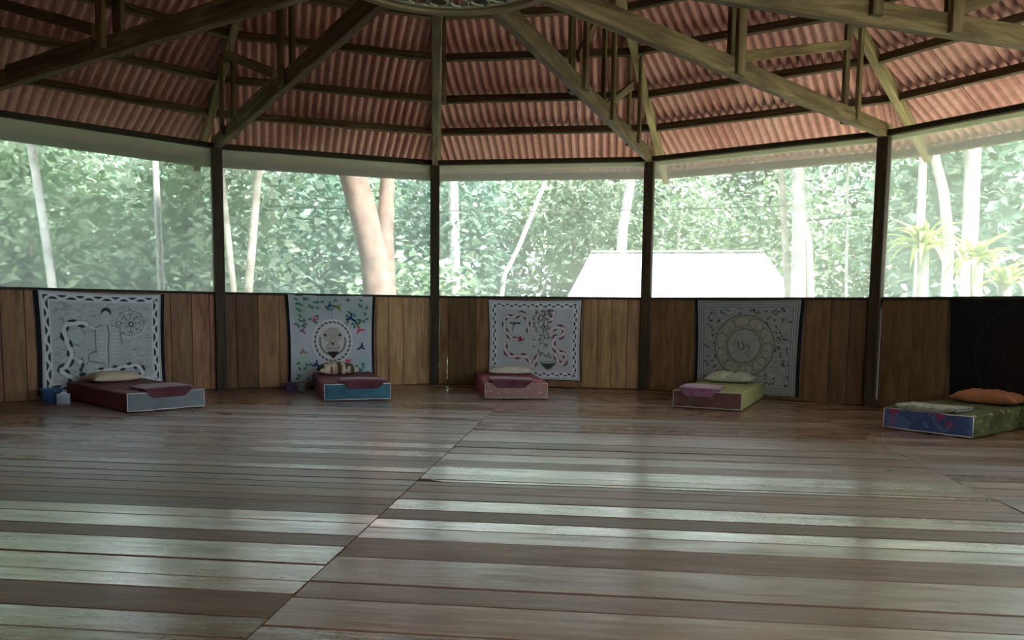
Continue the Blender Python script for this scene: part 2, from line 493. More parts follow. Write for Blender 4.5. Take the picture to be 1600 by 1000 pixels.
for k in range(N):
    A, B = corner(k), corner(k + 1)
    t = (B - A).normalized(); nrm = Vector((t.y, -t.x, 0))
    if nrm.dot(A) > 0: nrm = -nrm            # inward
    Lw = (B - A).length
    name = 'wall_' + SIDE[k]
    # wall root: bottom rail and sill rail in one mesh
    V, F = [], []
    def addbox(x0, x1, y0, y1, z0, z1):
        b0 = len(V)
        for z in (z0, z1):
            for (x, y) in ((x0, y0), (x1, y0), (x1, y1), (x0, y1)): V.append((x, y, z))
        F.extend([tuple(b0 + i for i in q) for q in ((3, 2, 1, 0), (4, 5, 6, 7), (0, 1, 5, 4), (1, 2, 6, 5), (2, 3, 7, 6), (3, 0, 4, 7))])
    addbox(.06, Lw - .06, -.065, -.022, -.03, .07)
    addbox(.064, Lw - .064, -.045, .022, SILL - .03, SILL)
    addbox(.06, Lw - .06, -.065, -.022, SILL - .12, SILL - .03)
    bs = {2: .20, 4: .022}.get(k, 0)
    addbox(.06 + bs, Lw - .06, -.030, -.0225, .02, SILL - .12)  # dark sheet added behind the boards so their gaps look dark
    rt = link(name, pydata(name, V, F), M['rail'])
    fm = Matrix((t, nrm, Vector((0, 0, 1)))).transposed().to_4x4(); fm.translation = A
    rt.matrix_world = fm
    rt['kind'] = 'structure'
    rr = random.Random(100 + k)
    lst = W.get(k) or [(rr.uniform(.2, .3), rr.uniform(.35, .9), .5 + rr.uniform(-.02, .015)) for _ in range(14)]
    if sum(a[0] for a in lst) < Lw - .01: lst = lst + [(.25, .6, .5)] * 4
    x = .062
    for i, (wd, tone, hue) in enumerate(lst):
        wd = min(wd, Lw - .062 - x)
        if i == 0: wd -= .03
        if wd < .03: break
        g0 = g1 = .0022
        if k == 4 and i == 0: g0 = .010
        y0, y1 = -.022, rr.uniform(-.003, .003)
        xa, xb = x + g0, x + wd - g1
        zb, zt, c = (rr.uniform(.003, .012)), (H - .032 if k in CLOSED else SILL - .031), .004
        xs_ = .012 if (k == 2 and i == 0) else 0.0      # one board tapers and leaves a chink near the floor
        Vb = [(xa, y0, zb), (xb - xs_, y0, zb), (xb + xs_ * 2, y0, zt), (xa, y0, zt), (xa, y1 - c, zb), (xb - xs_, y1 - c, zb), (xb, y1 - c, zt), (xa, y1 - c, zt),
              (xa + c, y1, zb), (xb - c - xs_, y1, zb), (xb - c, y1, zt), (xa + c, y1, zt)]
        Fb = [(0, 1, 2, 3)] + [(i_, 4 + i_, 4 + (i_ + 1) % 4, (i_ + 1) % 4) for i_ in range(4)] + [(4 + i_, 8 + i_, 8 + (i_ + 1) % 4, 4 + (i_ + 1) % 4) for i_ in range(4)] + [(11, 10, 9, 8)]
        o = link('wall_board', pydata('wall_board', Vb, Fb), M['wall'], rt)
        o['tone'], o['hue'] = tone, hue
        x += wd
        if x > Lw - .09: break
    # insect screen above the wall
    if k in CLOSED:
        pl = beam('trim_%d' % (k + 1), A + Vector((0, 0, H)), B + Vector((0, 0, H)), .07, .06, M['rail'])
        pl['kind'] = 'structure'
        continue
    e0, e1 = .06, Lw - .06
    nw = 16
    V, F = [], []
    for j in range(9):
        for i in range(nw + 1):
            xx = e0 + (e1 - e0) * i / nw; zz = SILL + (H - .03 - SILL) * j / 8
            V.append((xx, -.03 + .006 * math.sin(i * 1.3 + k) * math.sin(PI * j / 8), zz))
    for j in range(8):
        for i in range(nw):
            a = j * (nw + 1) + i
            F.append((a, a + 1, a + nw + 2, a + nw + 1))
    win = link('window_%d' % (k + 1), pydata('window', V, F, True), M['net'])
    win.matrix_world = fm
    win['kind'] = 'structure'
    V, F = [], []
    addbox(e0, e1, -.045, -.033, H - .085, H - .03)
    link('screen_hem', pydata('screen_hem', V, F), M['hem'], win)
    # plate beam on top of the posts
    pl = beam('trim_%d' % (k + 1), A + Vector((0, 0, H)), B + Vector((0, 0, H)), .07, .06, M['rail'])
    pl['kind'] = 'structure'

# ------------------------------------------------------------------ posts
plabel = {1: 'dark square timber post between the first two wall hangings from the left', 2: 'dark square timber post left of the central hanging with pink snakes',
          3: 'dark square timber post right of the central hanging, left of the mandala hanging', 4: 'dark square timber post right of the mandala hanging, nearest the right edge'}
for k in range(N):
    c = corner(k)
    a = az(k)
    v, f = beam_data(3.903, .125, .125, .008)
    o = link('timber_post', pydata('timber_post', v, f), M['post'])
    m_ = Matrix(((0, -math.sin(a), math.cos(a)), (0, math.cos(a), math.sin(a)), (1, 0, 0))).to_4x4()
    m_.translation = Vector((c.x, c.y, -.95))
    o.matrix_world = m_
    if k in plabel: tag(o, plabel[k], 'post', 'posts of the round hall')
    else: tag(o, 'dark square timber post standing outside the picture', 'post', 'posts of the round hall')

# ------------------------------------------------------------------ roof: rafters, ties, purlins, sheets
def hip(k, r, off=0.0):
    a = az(k); return Vector((r * math.cos(a), r * math.sin(a), zroof(r, off)))
TR = {  # per truss: queen post radii, braces (r0,z0,r1,z1), splice
 0: dict(q=[3.2, 5.3], b=[(3.4, 3.18, 5.3, 3.8)]),
 1: dict(q=[3.03, 5.5], b=[(3.35, 3.15, 5.35, 3.84)]),
 2: dict(q=[3.1, 5.3], b=[(3.4, 3.15, 5.3, 3.8)]),
 3: dict(q=[2.85, 3.97, 5.25], b=[(4.03, 3.12, 5.3, 3.68), (2.95, 3.3, 3.5, 3.75)]),
 4: dict(q=[3.10, 5.34], b=[(3.2, 3.15, 5.34, 3.75)]),
 5: dict(q=[2.9, 3.63], b=[(3.7, 3.15, 5.3, 3.8)]),
}
tl = {0: 'darkest timber roof truss, its tie beam running to the upper left edge', 1: 'dark timber roof truss over the post between the first two hangings',
      2: 'timber roof truss running straight away above the post left of the central hanging', 3: 'timber roof truss over the post right of the central hanging with three uprights',
      4: 'long light timber roof truss over the right hand post beside the mandala hanging', 5: 'timber roof truss whose tie beam crosses the upper right corner'}
for k in range(N):
    a = az(k)
    c = corner(k)
    root = empty('roof_truss', (c.x, c.y, H))
    if k in tl: tag(root, tl[k], 'roof truss', 'roof trusses')
    else: tag(root, 'timber roof truss outside the picture', 'roof truss', 'roof trusses')
    d = Vector((math.cos(a), math.sin(a), 0)); td = Vector((-math.sin(a), math.cos(a), 0))
    zt = 3.03
    beam('tie_beam', Vector((c.x, c.y, zt)) + d * .10, d * .12 + Vector((0, 0, zt)), .075, .15, M['beam'], root)
    beam('rafter', hip(k, 7.62, .06), hip(k, .12, .06), .085, .12, M['rafter'] if k in (3, 4, 5) else M['beam'], root)
    T = TR.get(k, dict(q=[3.1, 5.3], b=[(3.3, 3.15, 5.3, 3.8)]))
    for i, r_ in enumerate(T['q']):
        s_ = 1 if (i + k) % 2 else -1
        w_ = .09 if i == 0 else .07
        top = zroof(r_, .04)
        p = d * r_ + td * (s_ * .058)
        beam('queen_post', p + Vector((0, 0, 2.965)), p + Vector((0, 0, top)), .04, w_ + .03, M['beam'], root, up=d)
        if k in (3, 4, 5, 1, 0):
            p2 = d * (r_ + .05) - td * (s_ * .058)
            beam('queen_post', p2 + Vector((0, 0, 3.0)), p2 + Vector((0, 0, top)), .04, w_, M['beam'], root, up=d)
    for (r0, z0, r1, z1) in T['b']:
        p0 = d * r0 + td * .03 + Vector((0, 0, z0)); p1 = d * r1 + td * .03 + Vector((0, 0, min(z1, zroof(r1) + .02)))
        beam('brace', p0, p1, .035, .09, M['beam'], root)
    # splice plank screwed on to the tie
    s0 = 3.4 if k != 3 else 4.0
    beam('splice_plank', d * s0 + td * .05 + Vector((0, 0, 3.055)), d * (s0 + 1.35) + td * .05 + Vector((0, 0, 3.055)), .028, .12, M['beam'], root)

ceil_ = empty('ceiling', (0, 0, 0))
ceil_['kind'] = 'structure'
S_E = 7.68 * CK
def panel_axes(k):
    am = (az(k) + az(k + 1)) / 2
    return Vector((math.cos(am), math.sin(am), 0)), Vector((math.sin(am), -math.cos(am), 0))   # radial, tangential (k -> k+1)
TK = math.tan(PI / N)
WAVE = .105
for k in range(N):
    er, et = panel_axes(k)
    thmax = S_E * TK
    nsheet = 4
    sub = 5
    for j in range(nsheet):
        ta, tb = -thmax + 2 * thmax * j / nsheet, -thmax + 2 * thmax * (j + 1) / nsheet
        if j < nsheet - 1: tb += .06
        nc = int(round((tb - ta) / (WAVE / sub)))
        V, F = [], []
        for i in range(nc + 1):
            t_ = ta + (tb - ta) * i / nc
            ph = (t_ / WAVE) % 1.0
            # trapezoid-like corrugation
            hgt = .025 * max(-1, min(1, 1.6 * math.cos(2 * PI * ph)))
            smin = abs(t_) / TK + .001
            smin = min(smin, S_E - .01)
            segs = 4
            for q in range(segs + 1):
                s_ = S_E + (smin - S_E) * q / segs
                wob = .004 * math.sin(3.1 * s_ + 2.0 * t_ + k)
                z_ = zroof(s_ / CK, .145) + hgt + wob + (.004 if j % 2 else 0)
                P_ = er * s_ + et * t_; V.append((P_.x, P_.y, z_))
        for i in range(nc):
            for q in range(4):
                b_ = i * 5 + q
                F.append((b_, b_ + 1, b_ + 6, b_ + 5))
        me = pydata('roof_sheet', V, F, False)
        link('roof_sheet', me, M['roof'], ceil_)
    # purlins
    for r_ in (7.5, 6.52, 5.92, 5.24, 4.64, 4.02, 3.4, 2.75, 2.1, 1.45, .8):
        p0 = hip(k, r_, .062); p1 = hip(k + 1, r_, .062)
        sl = (er * CK - Vector((0, 0, SLOPE))).normalized()
        upv = Vector((er.x * SLOPE, er.y * SLOPE, CK)).normalized()
        beam('purlin', p0, p1, .042, .105, M['purlin'], ceil_, ch=.004, up=upv)
    # hip cap on the outside of the roof
    beam('ridge_cap', hip(k, 7.72, .20), hip(k, 0.0, .20), .26, .02, M['roof'], ceil_, ch=.003)

# ------------------------------------------------------------------ round cane lattice hung under the ties
md = empty('ceiling_medallion', (.05, -.06, 2.905))
tag(md, 'round woven cane medallion hung under the crossing tie beams at top centre', 'medallion')
def ring_pts(r, n=64, z=0, cx=0, cy=0, ry=None, rot=0):
    ry = ry or r
    P = []
    for i in range(n + 1):
        a = 2 * PI * i / n
        x, y = r * math.cos(a), ry * math.sin(a)
        P.append(Vector((cx + x * math.cos(rot) - y * math.sin(rot), cy + x * math.sin(rot) + y * math.cos(rot), z)))
    return P
def local_tube(name, pts, rad, m, parent, seg=8):
    v, f = tube_data(pts, rad, seg); return link(name, pydata(name, v, f, True), m, parent)
# broad flat rim
def hoop(r0, r1, z0, z1, n=72):
    v, f = [], []
    for i in range(n):
        a = 2 * PI * i / n
        for r_, z_ in ((r0, z0), (r1, z0), (r1, z1), (r0, z1)): v.append((r_ * math.cos(a), r_ * math.sin(a), z_))
    for i in range(n):
        for q in range(4):
            f.append((i * 4 + q, i * 4 + (q + 1) % 4, ((i + 1) % n) * 4 + (q + 1) % 4, ((i + 1) % n) * 4 + q))
    return v, f
v, f = hoop(.655, .705, -.02, .035); link('rim_hoop', pydata('rim_hoop', v, f), M['medal'], md)
for r_ in (.60, .46, .30, .15): local_tube('inner_hoop', ring_pts(r_, 64), .010, M['lattice'], md, 6)
V, F = [], []
for (ra, rb, n_) in ((.645, .60, 0), (.595, .465, 26), (.455, .305, 20), (.295, .155, 12)):
    for i in range(n_):
        a = 2 * PI * i / n_
        rm = (ra + rb) / 2
        pts = ring_pts((ra - rb) / 2, 14, 0, rm * math.cos(a), rm * math.sin(a), ry=rm * PI / n_ * .86, rot=a)
        v, f = tube_data(pts, .009, 5)
        b0 = len(V); V += v; F += [tuple(b0 + q for q in x) for x in f]
v, f = hoop(.60, .66, .0, .006); b0 = len(V); V += [Vector(x) for x in v]; F += [tuple(b0 + q for q in x) for x in f]
lat = link('lattice', pydata('lattice', V, F, True), M['lattice'], md)
lat['kind'] = 'stuff'

# ------------------------------------------------------------------ wall hangings (flat print carried as vertex colours of the cloth)
class Canvas:
    def __init__(s, nx, ny, base):
        s.nx, s.ny = nx, ny
        x = np.linspace(0, 1, nx + 1); y = np.linspace(0, 1, ny + 1)
        s.X, s.Y = np.meshgrid(x, y)           # x right, y down, 0..1
        s.c = np.ones(s.X.shape + (3,)) * np.array(base)
        s.asp = ny / nx
    def put(s, mask, col):
        m = np.clip(mask, 0, 1)[..., None]; s.c = s.c * (1 - m) + np.array(col) * m
    def dist(s, pts, want_t=False):
        D = np.full(s.X.shape, 9.0); T = np.zeros(s.X.shape); acc = 0
        for (x0, y0), (x1, y1) in zip(pts[:-1], pts[1:]):
            dx, dy = x1 - x0, (y1 - y0) * s.asp
            l2 = dx * dx + dy * dy + 1e-12
            t = np.clip(((s.X - x0) * dx + (s.Y - y0) * s.asp * dy) / l2, 0, 1)
            d = np.hypot(s.X - x0 - t * dx, (s.Y - y0) * s.asp - t * dy)
            m = d < D
            D[m] = d[m]; T[m] = (acc + t * math.sqrt(l2))[m]
            acc += math.sqrt(l2)
        return (D, T) if want_t else D
    def line(s, pts, w, col): s.put((w - s.dist(pts)) * s.nx * 1.0 + .5, col)
    def ell(s, cx, cy, rx, ry, col, w=None, rot=0):
        dx, dy = s.X - cx, (s.Y - cy) * s.asp
        u = dx * math.cos(rot) + dy * math.sin(rot); v = -dx * math.sin(rot) + dy * math.cos(rot)
        q = np.hypot(u / rx, v / ry)
        if w is None: s.put((1 - q) * min(rx, ry) * s.nx + .5, col)
        else: s.put((w - np.abs(q - 1) * min(rx, ry)) * s.nx + .5, col)
    def rect(s, x0, y0, x1, y1, w, col):
        s.line([(x0, y0), (x1, y0), (x1, y1), (x0, y1), (x0, y0)], w, col)
    def snake(s, pts, w, body, edge, spot, step=.075):
        P = smooth(pts)
        D, T = s.dist(P, True)
        s.put((w + .006 - D) * s.nx + .5, edge)
        s.put((w - D) * s.nx + .5, body)
        # leaf-shaped dark marks alternating on both flanks
        per = (T % step) / step
        side = np.floor(T / step) % 2
        # signed side from nearest segment
        sg = np.zeros(s.X.shape); DD = np.full(s.X.shape, 9.0)
        for (x0, y0), (x1, y1) in zip(P[:-1], P[1:]):
            dx, dy = x1 - x0, (y1 - y0) * s.asp
            t = np.clip(((s.X - x0) * dx + (s.Y - y0) * s.asp * dy) / (dx * dx + dy * dy + 1e-12), 0, 1)
            d = np.hypot(s.X - x0 - t * dx, (s.Y - y0) * s.asp - t * dy)
            m = d < DD; DD[m] = d[m]
            sg[m] = np.sign(dx * (s.Y - y0) * s.asp - dy * (s.X - x0))[m]
        want = np.where(side > 0, 1, -1)
        bump_ = np.sin(PI * per)
        m = (sg == want) & (np.abs(D - w * 1.02) < w * .62 * (bump_ ** .8)) & (per > .08) & (per < .92)
        s.put(m.astype(float), spot)
def smooth(pts, n=5):
    P = []
    q = [pts[0]] + list(pts) + [pts[-1]]
    for i in range(1, len(q) - 2):
        p0, p1, p2, p3 = q[i - 1], q[i], q[i + 1], q[i + 2]
        for j in range(n):
            t = j / n
            P.append(tuple(.5 * (2 * p1[a] + (p2[a] - p0[a]) * t + (2 * p0[a] - 5 * p1[a] + 4 * p2[a] - p3[a]) * t * t + (3 * p1[a] - p0[a] - 3 * p2[a] + p3[a]) * t ** 3) for a in (0, 1)))
    P.append(pts[-1])
    return P
def zigborder(c, d, w, white, black, n=17):
    """wavy white vine on a black band that runs round the cloth"""
    X, Y, a = c.X, c.Y, c.asp
    e = np.minimum(np.minimum(X, 1 - X), np.minimum(Y * a, (1 - Y) * a))
    band = (e > d) & (e < d + w)
    along = np.where(np.minimum(X, 1 - X) < np.minimum(Y * a, (1 - Y) * a), Y * a, X)
    wv = d + w / 2 + w * .34 * np.sin(along * 2 * PI * n)
    c.put(band.astype(float), black)
    c.put((band & (np.abs(e - wv) < w * .27)).astype(float), white)
    c.put(((np.abs(e - d) < .006) | (np.abs(e - d - w) < .006)).astype(float), white)

GREY = (.46, .53, .55); WHITE = (.66, .73, .76); DARK = (.035, .05, .06)
def maze(c, col, n, x0, y0, x1, y1, seed, seg=.04, w=.0022):
    r = random.Random(seed)
    for _ in range(n):
        x, y = r.uniform(x0, x1), r.uniform(y0, y1)
        l = seg * r.uniform(.5, 1.3)
        if r.random() < .6: P = [(x, y), (x + l, y)]
        else: P = [(x, y), (x + l * .5, y), (x + l * .5, y + l * .6)]
        if r.random() < .3: P = [(x, y), (x + l * .5, y - l * .5), (x + l, y)]
        c.line(P, w, col)
NX = 190
def art_person():
    c = Canvas(NX, int(NX * .84), GREY)
    mid = (.25, .30, .33)
    maze(c, mid, 230, .09, .11, .88, .89, 3, .045, .003); maze(c, (.62, .69, .72), 120, .09, .11, .88, .89, 13, .04, .0025)
    zigborder(c, .022, .048, WHITE, DARK, 7)
    c.rect(.075, .09, .925, .905, .003, WHITE)
    # flower wheel at upper right
    for r_, w_ in ((.12, .003), (.085, .002), (.045, .002)): c.ell(.73, .31, r_, r_ * .92, mid, w_)
    for i in range(8):
        a = i * PI / 4; c.line([(.73, .31), (.73 + .12 * math.cos(a), .31 + .12 * math.sin(a) / c.asp)], .0022, DARK)
        c.ell(.73 + .1 * math.cos(a), .31 + .1 * math.sin(a) / c.asp, .022, .011, WHITE, None, a)
        c.ell(.73 + .1 * math.cos(a), .31 + .1 * math.sin(a) / c.asp, .022, .011, DARK, .0025, a)
    c.ell(.735, .325, .022, .022, DARK); c.ell(.735, .325, .011, .011, WHITE)
    c.line(smooth([(.60, .32), (.63, .42), (.72, .46), (.82, .42), (.87, .35)]), .004, WHITE)
    # figure: hair, head, body lines
    for j_ in range(24):
        t_ = j_ / 23; c.line([(.445 + .01 * t_, .36 + .36 * t_), (.64 - .01 * t_, .36 + .36 * t_)], .010, (.47, .54, .57))
    c.line(smooth([(.49, .325), (.44, .35), (.40, .36)]), .012, (.5, .57, .6)); c.line(smooth([(.56, .325), (.62, .35), (.66, .36), (.70, .42)]), .012, (.5, .57, .6))
    c.line([(.49, .325), (.43, .355)], .003, DARK); c.line([(.56, .325), (.65, .36)], .003, DARK)
    for j_ in range(7): c.line([(.46, .42 + .04 * j_), (.51, .42 + .04 * j_)], .003, (.68, .75, .78)); c.line([(.56, .42 + .04 * j_), (.62, .42 + .04 * j_)], .003, (.68, .75, .78))
    c.ell(.525, .20, .043, .045, (.02, .05, .05))
    c.ell(.522, .255, .041, .062, (.50, .58, .62))
    c.line([(.53, .33), (.545, .42), (.535, .55), (.535, .74)], .004, DARK)
    c.line([(.515, .33), (.53, .42), (.52, .55), (.522, .74)], .003, WHITE)
    c.line([(.43, .37), (.43, .60), (.37, .63), (.37, .70), (.50, .73)], .003, DARK)
    c.line([(.64, .38), (.65, .52)], .003, DARK)
    c.line(smooth([(.44, .37), (.37, .34), (.30, .30)]), .005, WHITE)
    # vase
    c.ell(.27, .44, .062, .062, (.45, .55, .58)); c.ell(.325, .47, .05, .03, (.45, .55, .58)); c.ell(.28, .44, .07, .07, mid, .0025)
    c.snake([(.36, .32), (.27, .31), (.20, .33), (.175, .42), (.21, .53), (.225, .64), (.20, .72), (.14, .77), (.19, .82), (.27, .92)], .021, WHITE, mid, DARK, .075)
    c.snake([(.44, .81), (.55, .80), (.65, .78), (.74, .77), (.81, .80), (.82, .87), (.77, .90)], .019, WHITE, mid, DARK, .06)
    c.line([(.31, .68), (.32, .74), (.30, .79)], .012, DARK); c.ell(.315, .83, .028, .02, DARK)
    c.ell(.30, .70, .02, .02, WHITE)
    return c
def art_birds():
    c = Canvas(NX, NX, (.48, .54, .60))
    # pale washes of thread colour in the corners
    for (x, y, r_, col) in ((.15, .15, .25, (.28, .42, .36)), (.85, .18, .22, (.28, .42, .36)), (.5, .05, .3, (.30, .42, .38)), (.15, .8, .16, (.32, .5, .42)), (.88, .82, .2, (.36, .58, .54))):
        d = np.hypot(c.X - x, c.Y - y) / r_; c.put(np.clip(1 - d, 0, .8), col)
    r = random.Random(4)
    for i in range(74):
        side = r.random()
        if i < 52: x, y = (r.uniform(.07, .34) if side < .5 else r.uniform(.66, .95)), r.uniform(.03, .36)
        elif i < 58: x, y = r.uniform(.34, .6), r.uniform(.03, .16)
        else: x, y = (r.uniform(.07, .25) if side < .5 else r.uniform(.78, .95)), r.uniform(.72, .97)
        a = r.uniform(0, PI)
        c.ell(x, y, .024, .010, (.05, .16, .10), None, a); c.ell(x + .015, y + .008, .014, .007, (.06, .2, .13), None, a + 1.2)
    def bird(x, y, a, col, s=1.0):
        for da, l, w_ in ((0, .05, .014), (2.3, .042, .014), (-2.0, .042, .012), (3.14, .03, .009)):
            c.line([(x, y), (x + s * l * math.cos(a + da), y + s * l * math.sin(a + da))], w_ * s * .8, col)
    blue, red, gold = (.02, .05, .16), (.62, .06, .12), (.35, .17, .08)
    for b in ((.49, .11, .2, blue, .9), (.74, .26, .6, blue, 1.25), (.31, .80, .5, blue, 1.1), (.87, .60, 2.6, blue, 1), (.30, .27, .1, red, .8), (.85, .40, 0, red, 1), (.70, .77, 1.4, red, .9),
              (.15, .41, .8, (.25, .08, .2), .8), (.145, .65, .3, gold, .9), (.59, .13, 1.2, (.25, .2, .06), .9)): bird(*b)
    # round wreath with a face made of leaf shapes
    c.ell(.51, .53, .255, .265, (.57, .60, .62)); c.ell(.51, .53, .24, .25, (.66, .70, .72), .006); c.ell(.51, .53, .19, .20, (.66, .70, .72), .005)
    for i in range(26):
        a = 2 * PI * i / 26; c.ell(.51 + .216 * math.cos(a), .53 + .226 * math.sin(a), .023, .011, (.09, .11, .13), None, a + PI / 2 + .35)
    for i in range(16):
        a = -.2 + (PI + .4) * i / 15; c.ell(.51 + .155 * math.cos(a), .53 + .155 * math.sin(a), .022, .010, (.10, .18, .15), None, a + PI / 2 - .4)
    c.ell(.51, .46, .12, .09, (.46, .44, .42)); c.ell(.51, .60, .09, .06, (.46, .44, .42))
    c.ell(.42, .455, .022, .014, (.05, .05, .05)); c.ell(.60, .455, .022, .014, (.05, .05, .05)); c.ell(.51, .555, .014, .018, (.06, .04, .03))
    c.line([(.46, .38), (.57, .38)], .004, (.25, .22, .2)); c.line(smooth([(.49, .44), (.49, .52), (.43, .60)]), .004, (.3, .27, .25)); c.line(smooth([(.54, .44), (.54, .52), (.60, .60)]), .004, (.3, .27, .25))
    c.line([(.44, .61), (.59, .61)], .004, (.25, .22, .2))
    c.line([(.46, .66), (.57, .66), (.515, .72), (.46, .66)], .012, (.05, .035, .03)); c.ell(.515, .675, .045, .025, (.05, .035, .03))
    c.line([(.51, .06), (.51, .27)], .005, (.3, .33, .42))
    return c
def art_snakes():
    c = Canvas(NX, int(NX * .86), (.47, .52, .54))
    zigborder(c, .035, .040, (.68, .73, .74), DARK, 11)
    c.rect(.10, .11, .90, .885, .003, (.6, .65, .66))
    pink, edge, spot = (.66, .58, .60), (.30, .27, .30), (.14, .055, .085)
    c.snake([(.44, .42), (.42, .24), (.36, .16), (.28, .21), (.18, .22), (.17, .36), (.23, .47), (.30, .50), (.37, .48)], .017, (.58, .57, .57), edge, spot, .07)
    c.snake([(.17, .56), (.19, .68), (.28, .72), (.40, .71), (.46, .78), (.49, .84), (.54, .70)], .018, pink, edge, spot, .068)
    c.snake([(.55, .26), (.60, .16), (.70, .15), (.69, .23), (.62, .28), (.66, .38), (.76, .33), (.83, .37), (.80, .45), (.73, .46), (.71, .56), (.76, .64), (.84, .68), (.84, .78), (.78, .79), (.73, .68)], .018, pink, edge, spot, .07)
    c.ell(.34, .485, .026, .02, (.42, .03, .10))
    c.line([(.23, .29), (.34, .29), (.27, .31), (.26, .38)], .009, (.05, .06, .06)); c.ell(.31, .37, .05, .06, (.50, .56, .54))
    r = random.Random(9)
    for i in range(90):
        x, y = r.uniform(.48, .68), r.uniform(.12, .72)
        if i % 5 == 0: col = (.42, .44, .20)
        else: col = (.12, .14, .13)
        c.ell(x, y, .017, .008, col, None, r.uniform(0, PI))
    for x in (.55, .60, .645): c.line([(x, .25), (x + .01, .72)], .0025, (.2, .26, .22))
    c.line([(.57, .77), (.74, .77)], .003, DARK)
    for i in range(12):
        hw = .075 * (1 - i / 14); c.line([(.655 - hw, .80 + i * .006), (.655 + hw, .80 + i * .006)], .006, (.06, .07, .05))
    c.line([(.57, .78), (.60, .80)], .004, DARK); c.line([(.74, .78), (.71, .80)], .004, DARK)
    return c
def art_mandala():
    g0 = (.30, .31, .30)
    c = Canvas(NX, int(NX * .92), g0)
    maze(c, (.16, .17, .15), 240, .08, .08, .92, .92, 8, .045, .0032); maze(c, (.42, .44, .42), 110, .08, .08, .92, .92, 18, .04, .0028)
    for d_ in (.02, .04, .062): c.rect(d_, d_ * 1.05, 1 - d_, 1 - d_ * 1.05, .0032, (.10, .11, .11))
    for d_ in (.03, .052): c.rect(d_, d_ * 1.05, 1 - d_, 1 - d_ * 1.05, .004, (.42, .45, .45))
    r = random.Random(5)
    for i in range(190):
        x, y = r.uniform(.08, .92), r.uniform(.09, .93)
        if math.hypot(x - .48, (y - .48) * c.asp) < .31: continue
        c.ell(x, y, .016, .008, (.07, .08, .07), None, r.uniform(0, PI))
    c.ell(.48, .48, .30, .30, (.27, .27, .22)); c.ell(.48, .48, .30, .30, (.09, .09, .07), .005); c.ell(.48, .48, .285, .285, (.40, .40, .34), .003)
    for i in range(10):
        a = 2 * PI * i / 10 + .2
        c.ell(.48 + .235 * math.cos(a), .48 + .235 * math.sin(a) / c.asp, .075, .048, (.33, .33, .27), None, a + PI / 2)
        c.ell(.48 + .235 * math.cos(a), .48 + .235 * math.sin(a) / c.asp, .075, .048, (.15, .15, .11), .003, a + PI / 2)
        c.line([(.48 + .17 * math.cos(a), .48 + .17 * math.sin(a) / c.asp), (.48 + .25 * math.cos(a), .48 + .25 * math.sin(a) / c.asp)], .003, (.17, .16, .12))
    c.ell(.48, .48, .165, .165, (.31, .32, .29)); c.ell(.48, .48, .165, .165, (.13, .12, .10), .005); c.ell(.48, .48, .15, .15, (.38, .37, .33), .002)
    maze(c, (.22, .23, .21), 14, .38, .36, .56, .6, 12, .03)
    c.line(smooth([(.42, .44), (.43, .50), (.46, .53), (.475, .49), (.465, .43)]), .005, (.06, .07, .08)); c.line(smooth([(.48, .50), (.51, .47), (.54, .50)]), .004, (.06, .07, .08)); c.line([(.53, .51), (.53, .60)], .004, (.1, .09, .08))
    maze(c, (.2, .2, .16), 70, .26, .26, .70, .70, 28, .03, .0026)
    c.c *= 1.0
    return c
def art_dark():
    c = Canvas(120, 110, (.012, .013, .012))
    c.ell(.62, .5, .42, .42, (.017, .02, .017), .012); c.ell(.62, .5, .33, .33, (.018, .014, .012)); c.ell(.62, .5, .2, .2, (.016, .018, .016), .01)
    return c
def cloth_mat():
    m, nt, b, out = mat('printed_cotton')
    a = N_(nt, 'Attribute', attribute_name='print')
    v = coords(nt, (1, 1, 1), rnd=False)
    n1 = N_(nt, 'TexNoise'); n1.inputs['Scale'].default_value = 160; L_(nt, v, n1.inputs['Vector'])
    bp = N_(nt, 'Bump'); bp.inputs['Strength'].default_value = .2; bp.inputs['Distance'].default_value = .002
    L_(nt, n1.outputs['Fac'], bp.inputs['Height']); L_(nt, bp.outputs[0], b.inputs['Normal'])
    L_(nt, a.outputs['Color'], b.inputs['Base Color']); b.inputs['Roughness'].default_value = .9; b.inputs['Specular IOR Level'].default_value = .15
    return m
M['cloth'] = cloth_mat()
M['hemcloth'] = plain('black_cotton', (.014, .018, .022), rough=.95, spec=.1)
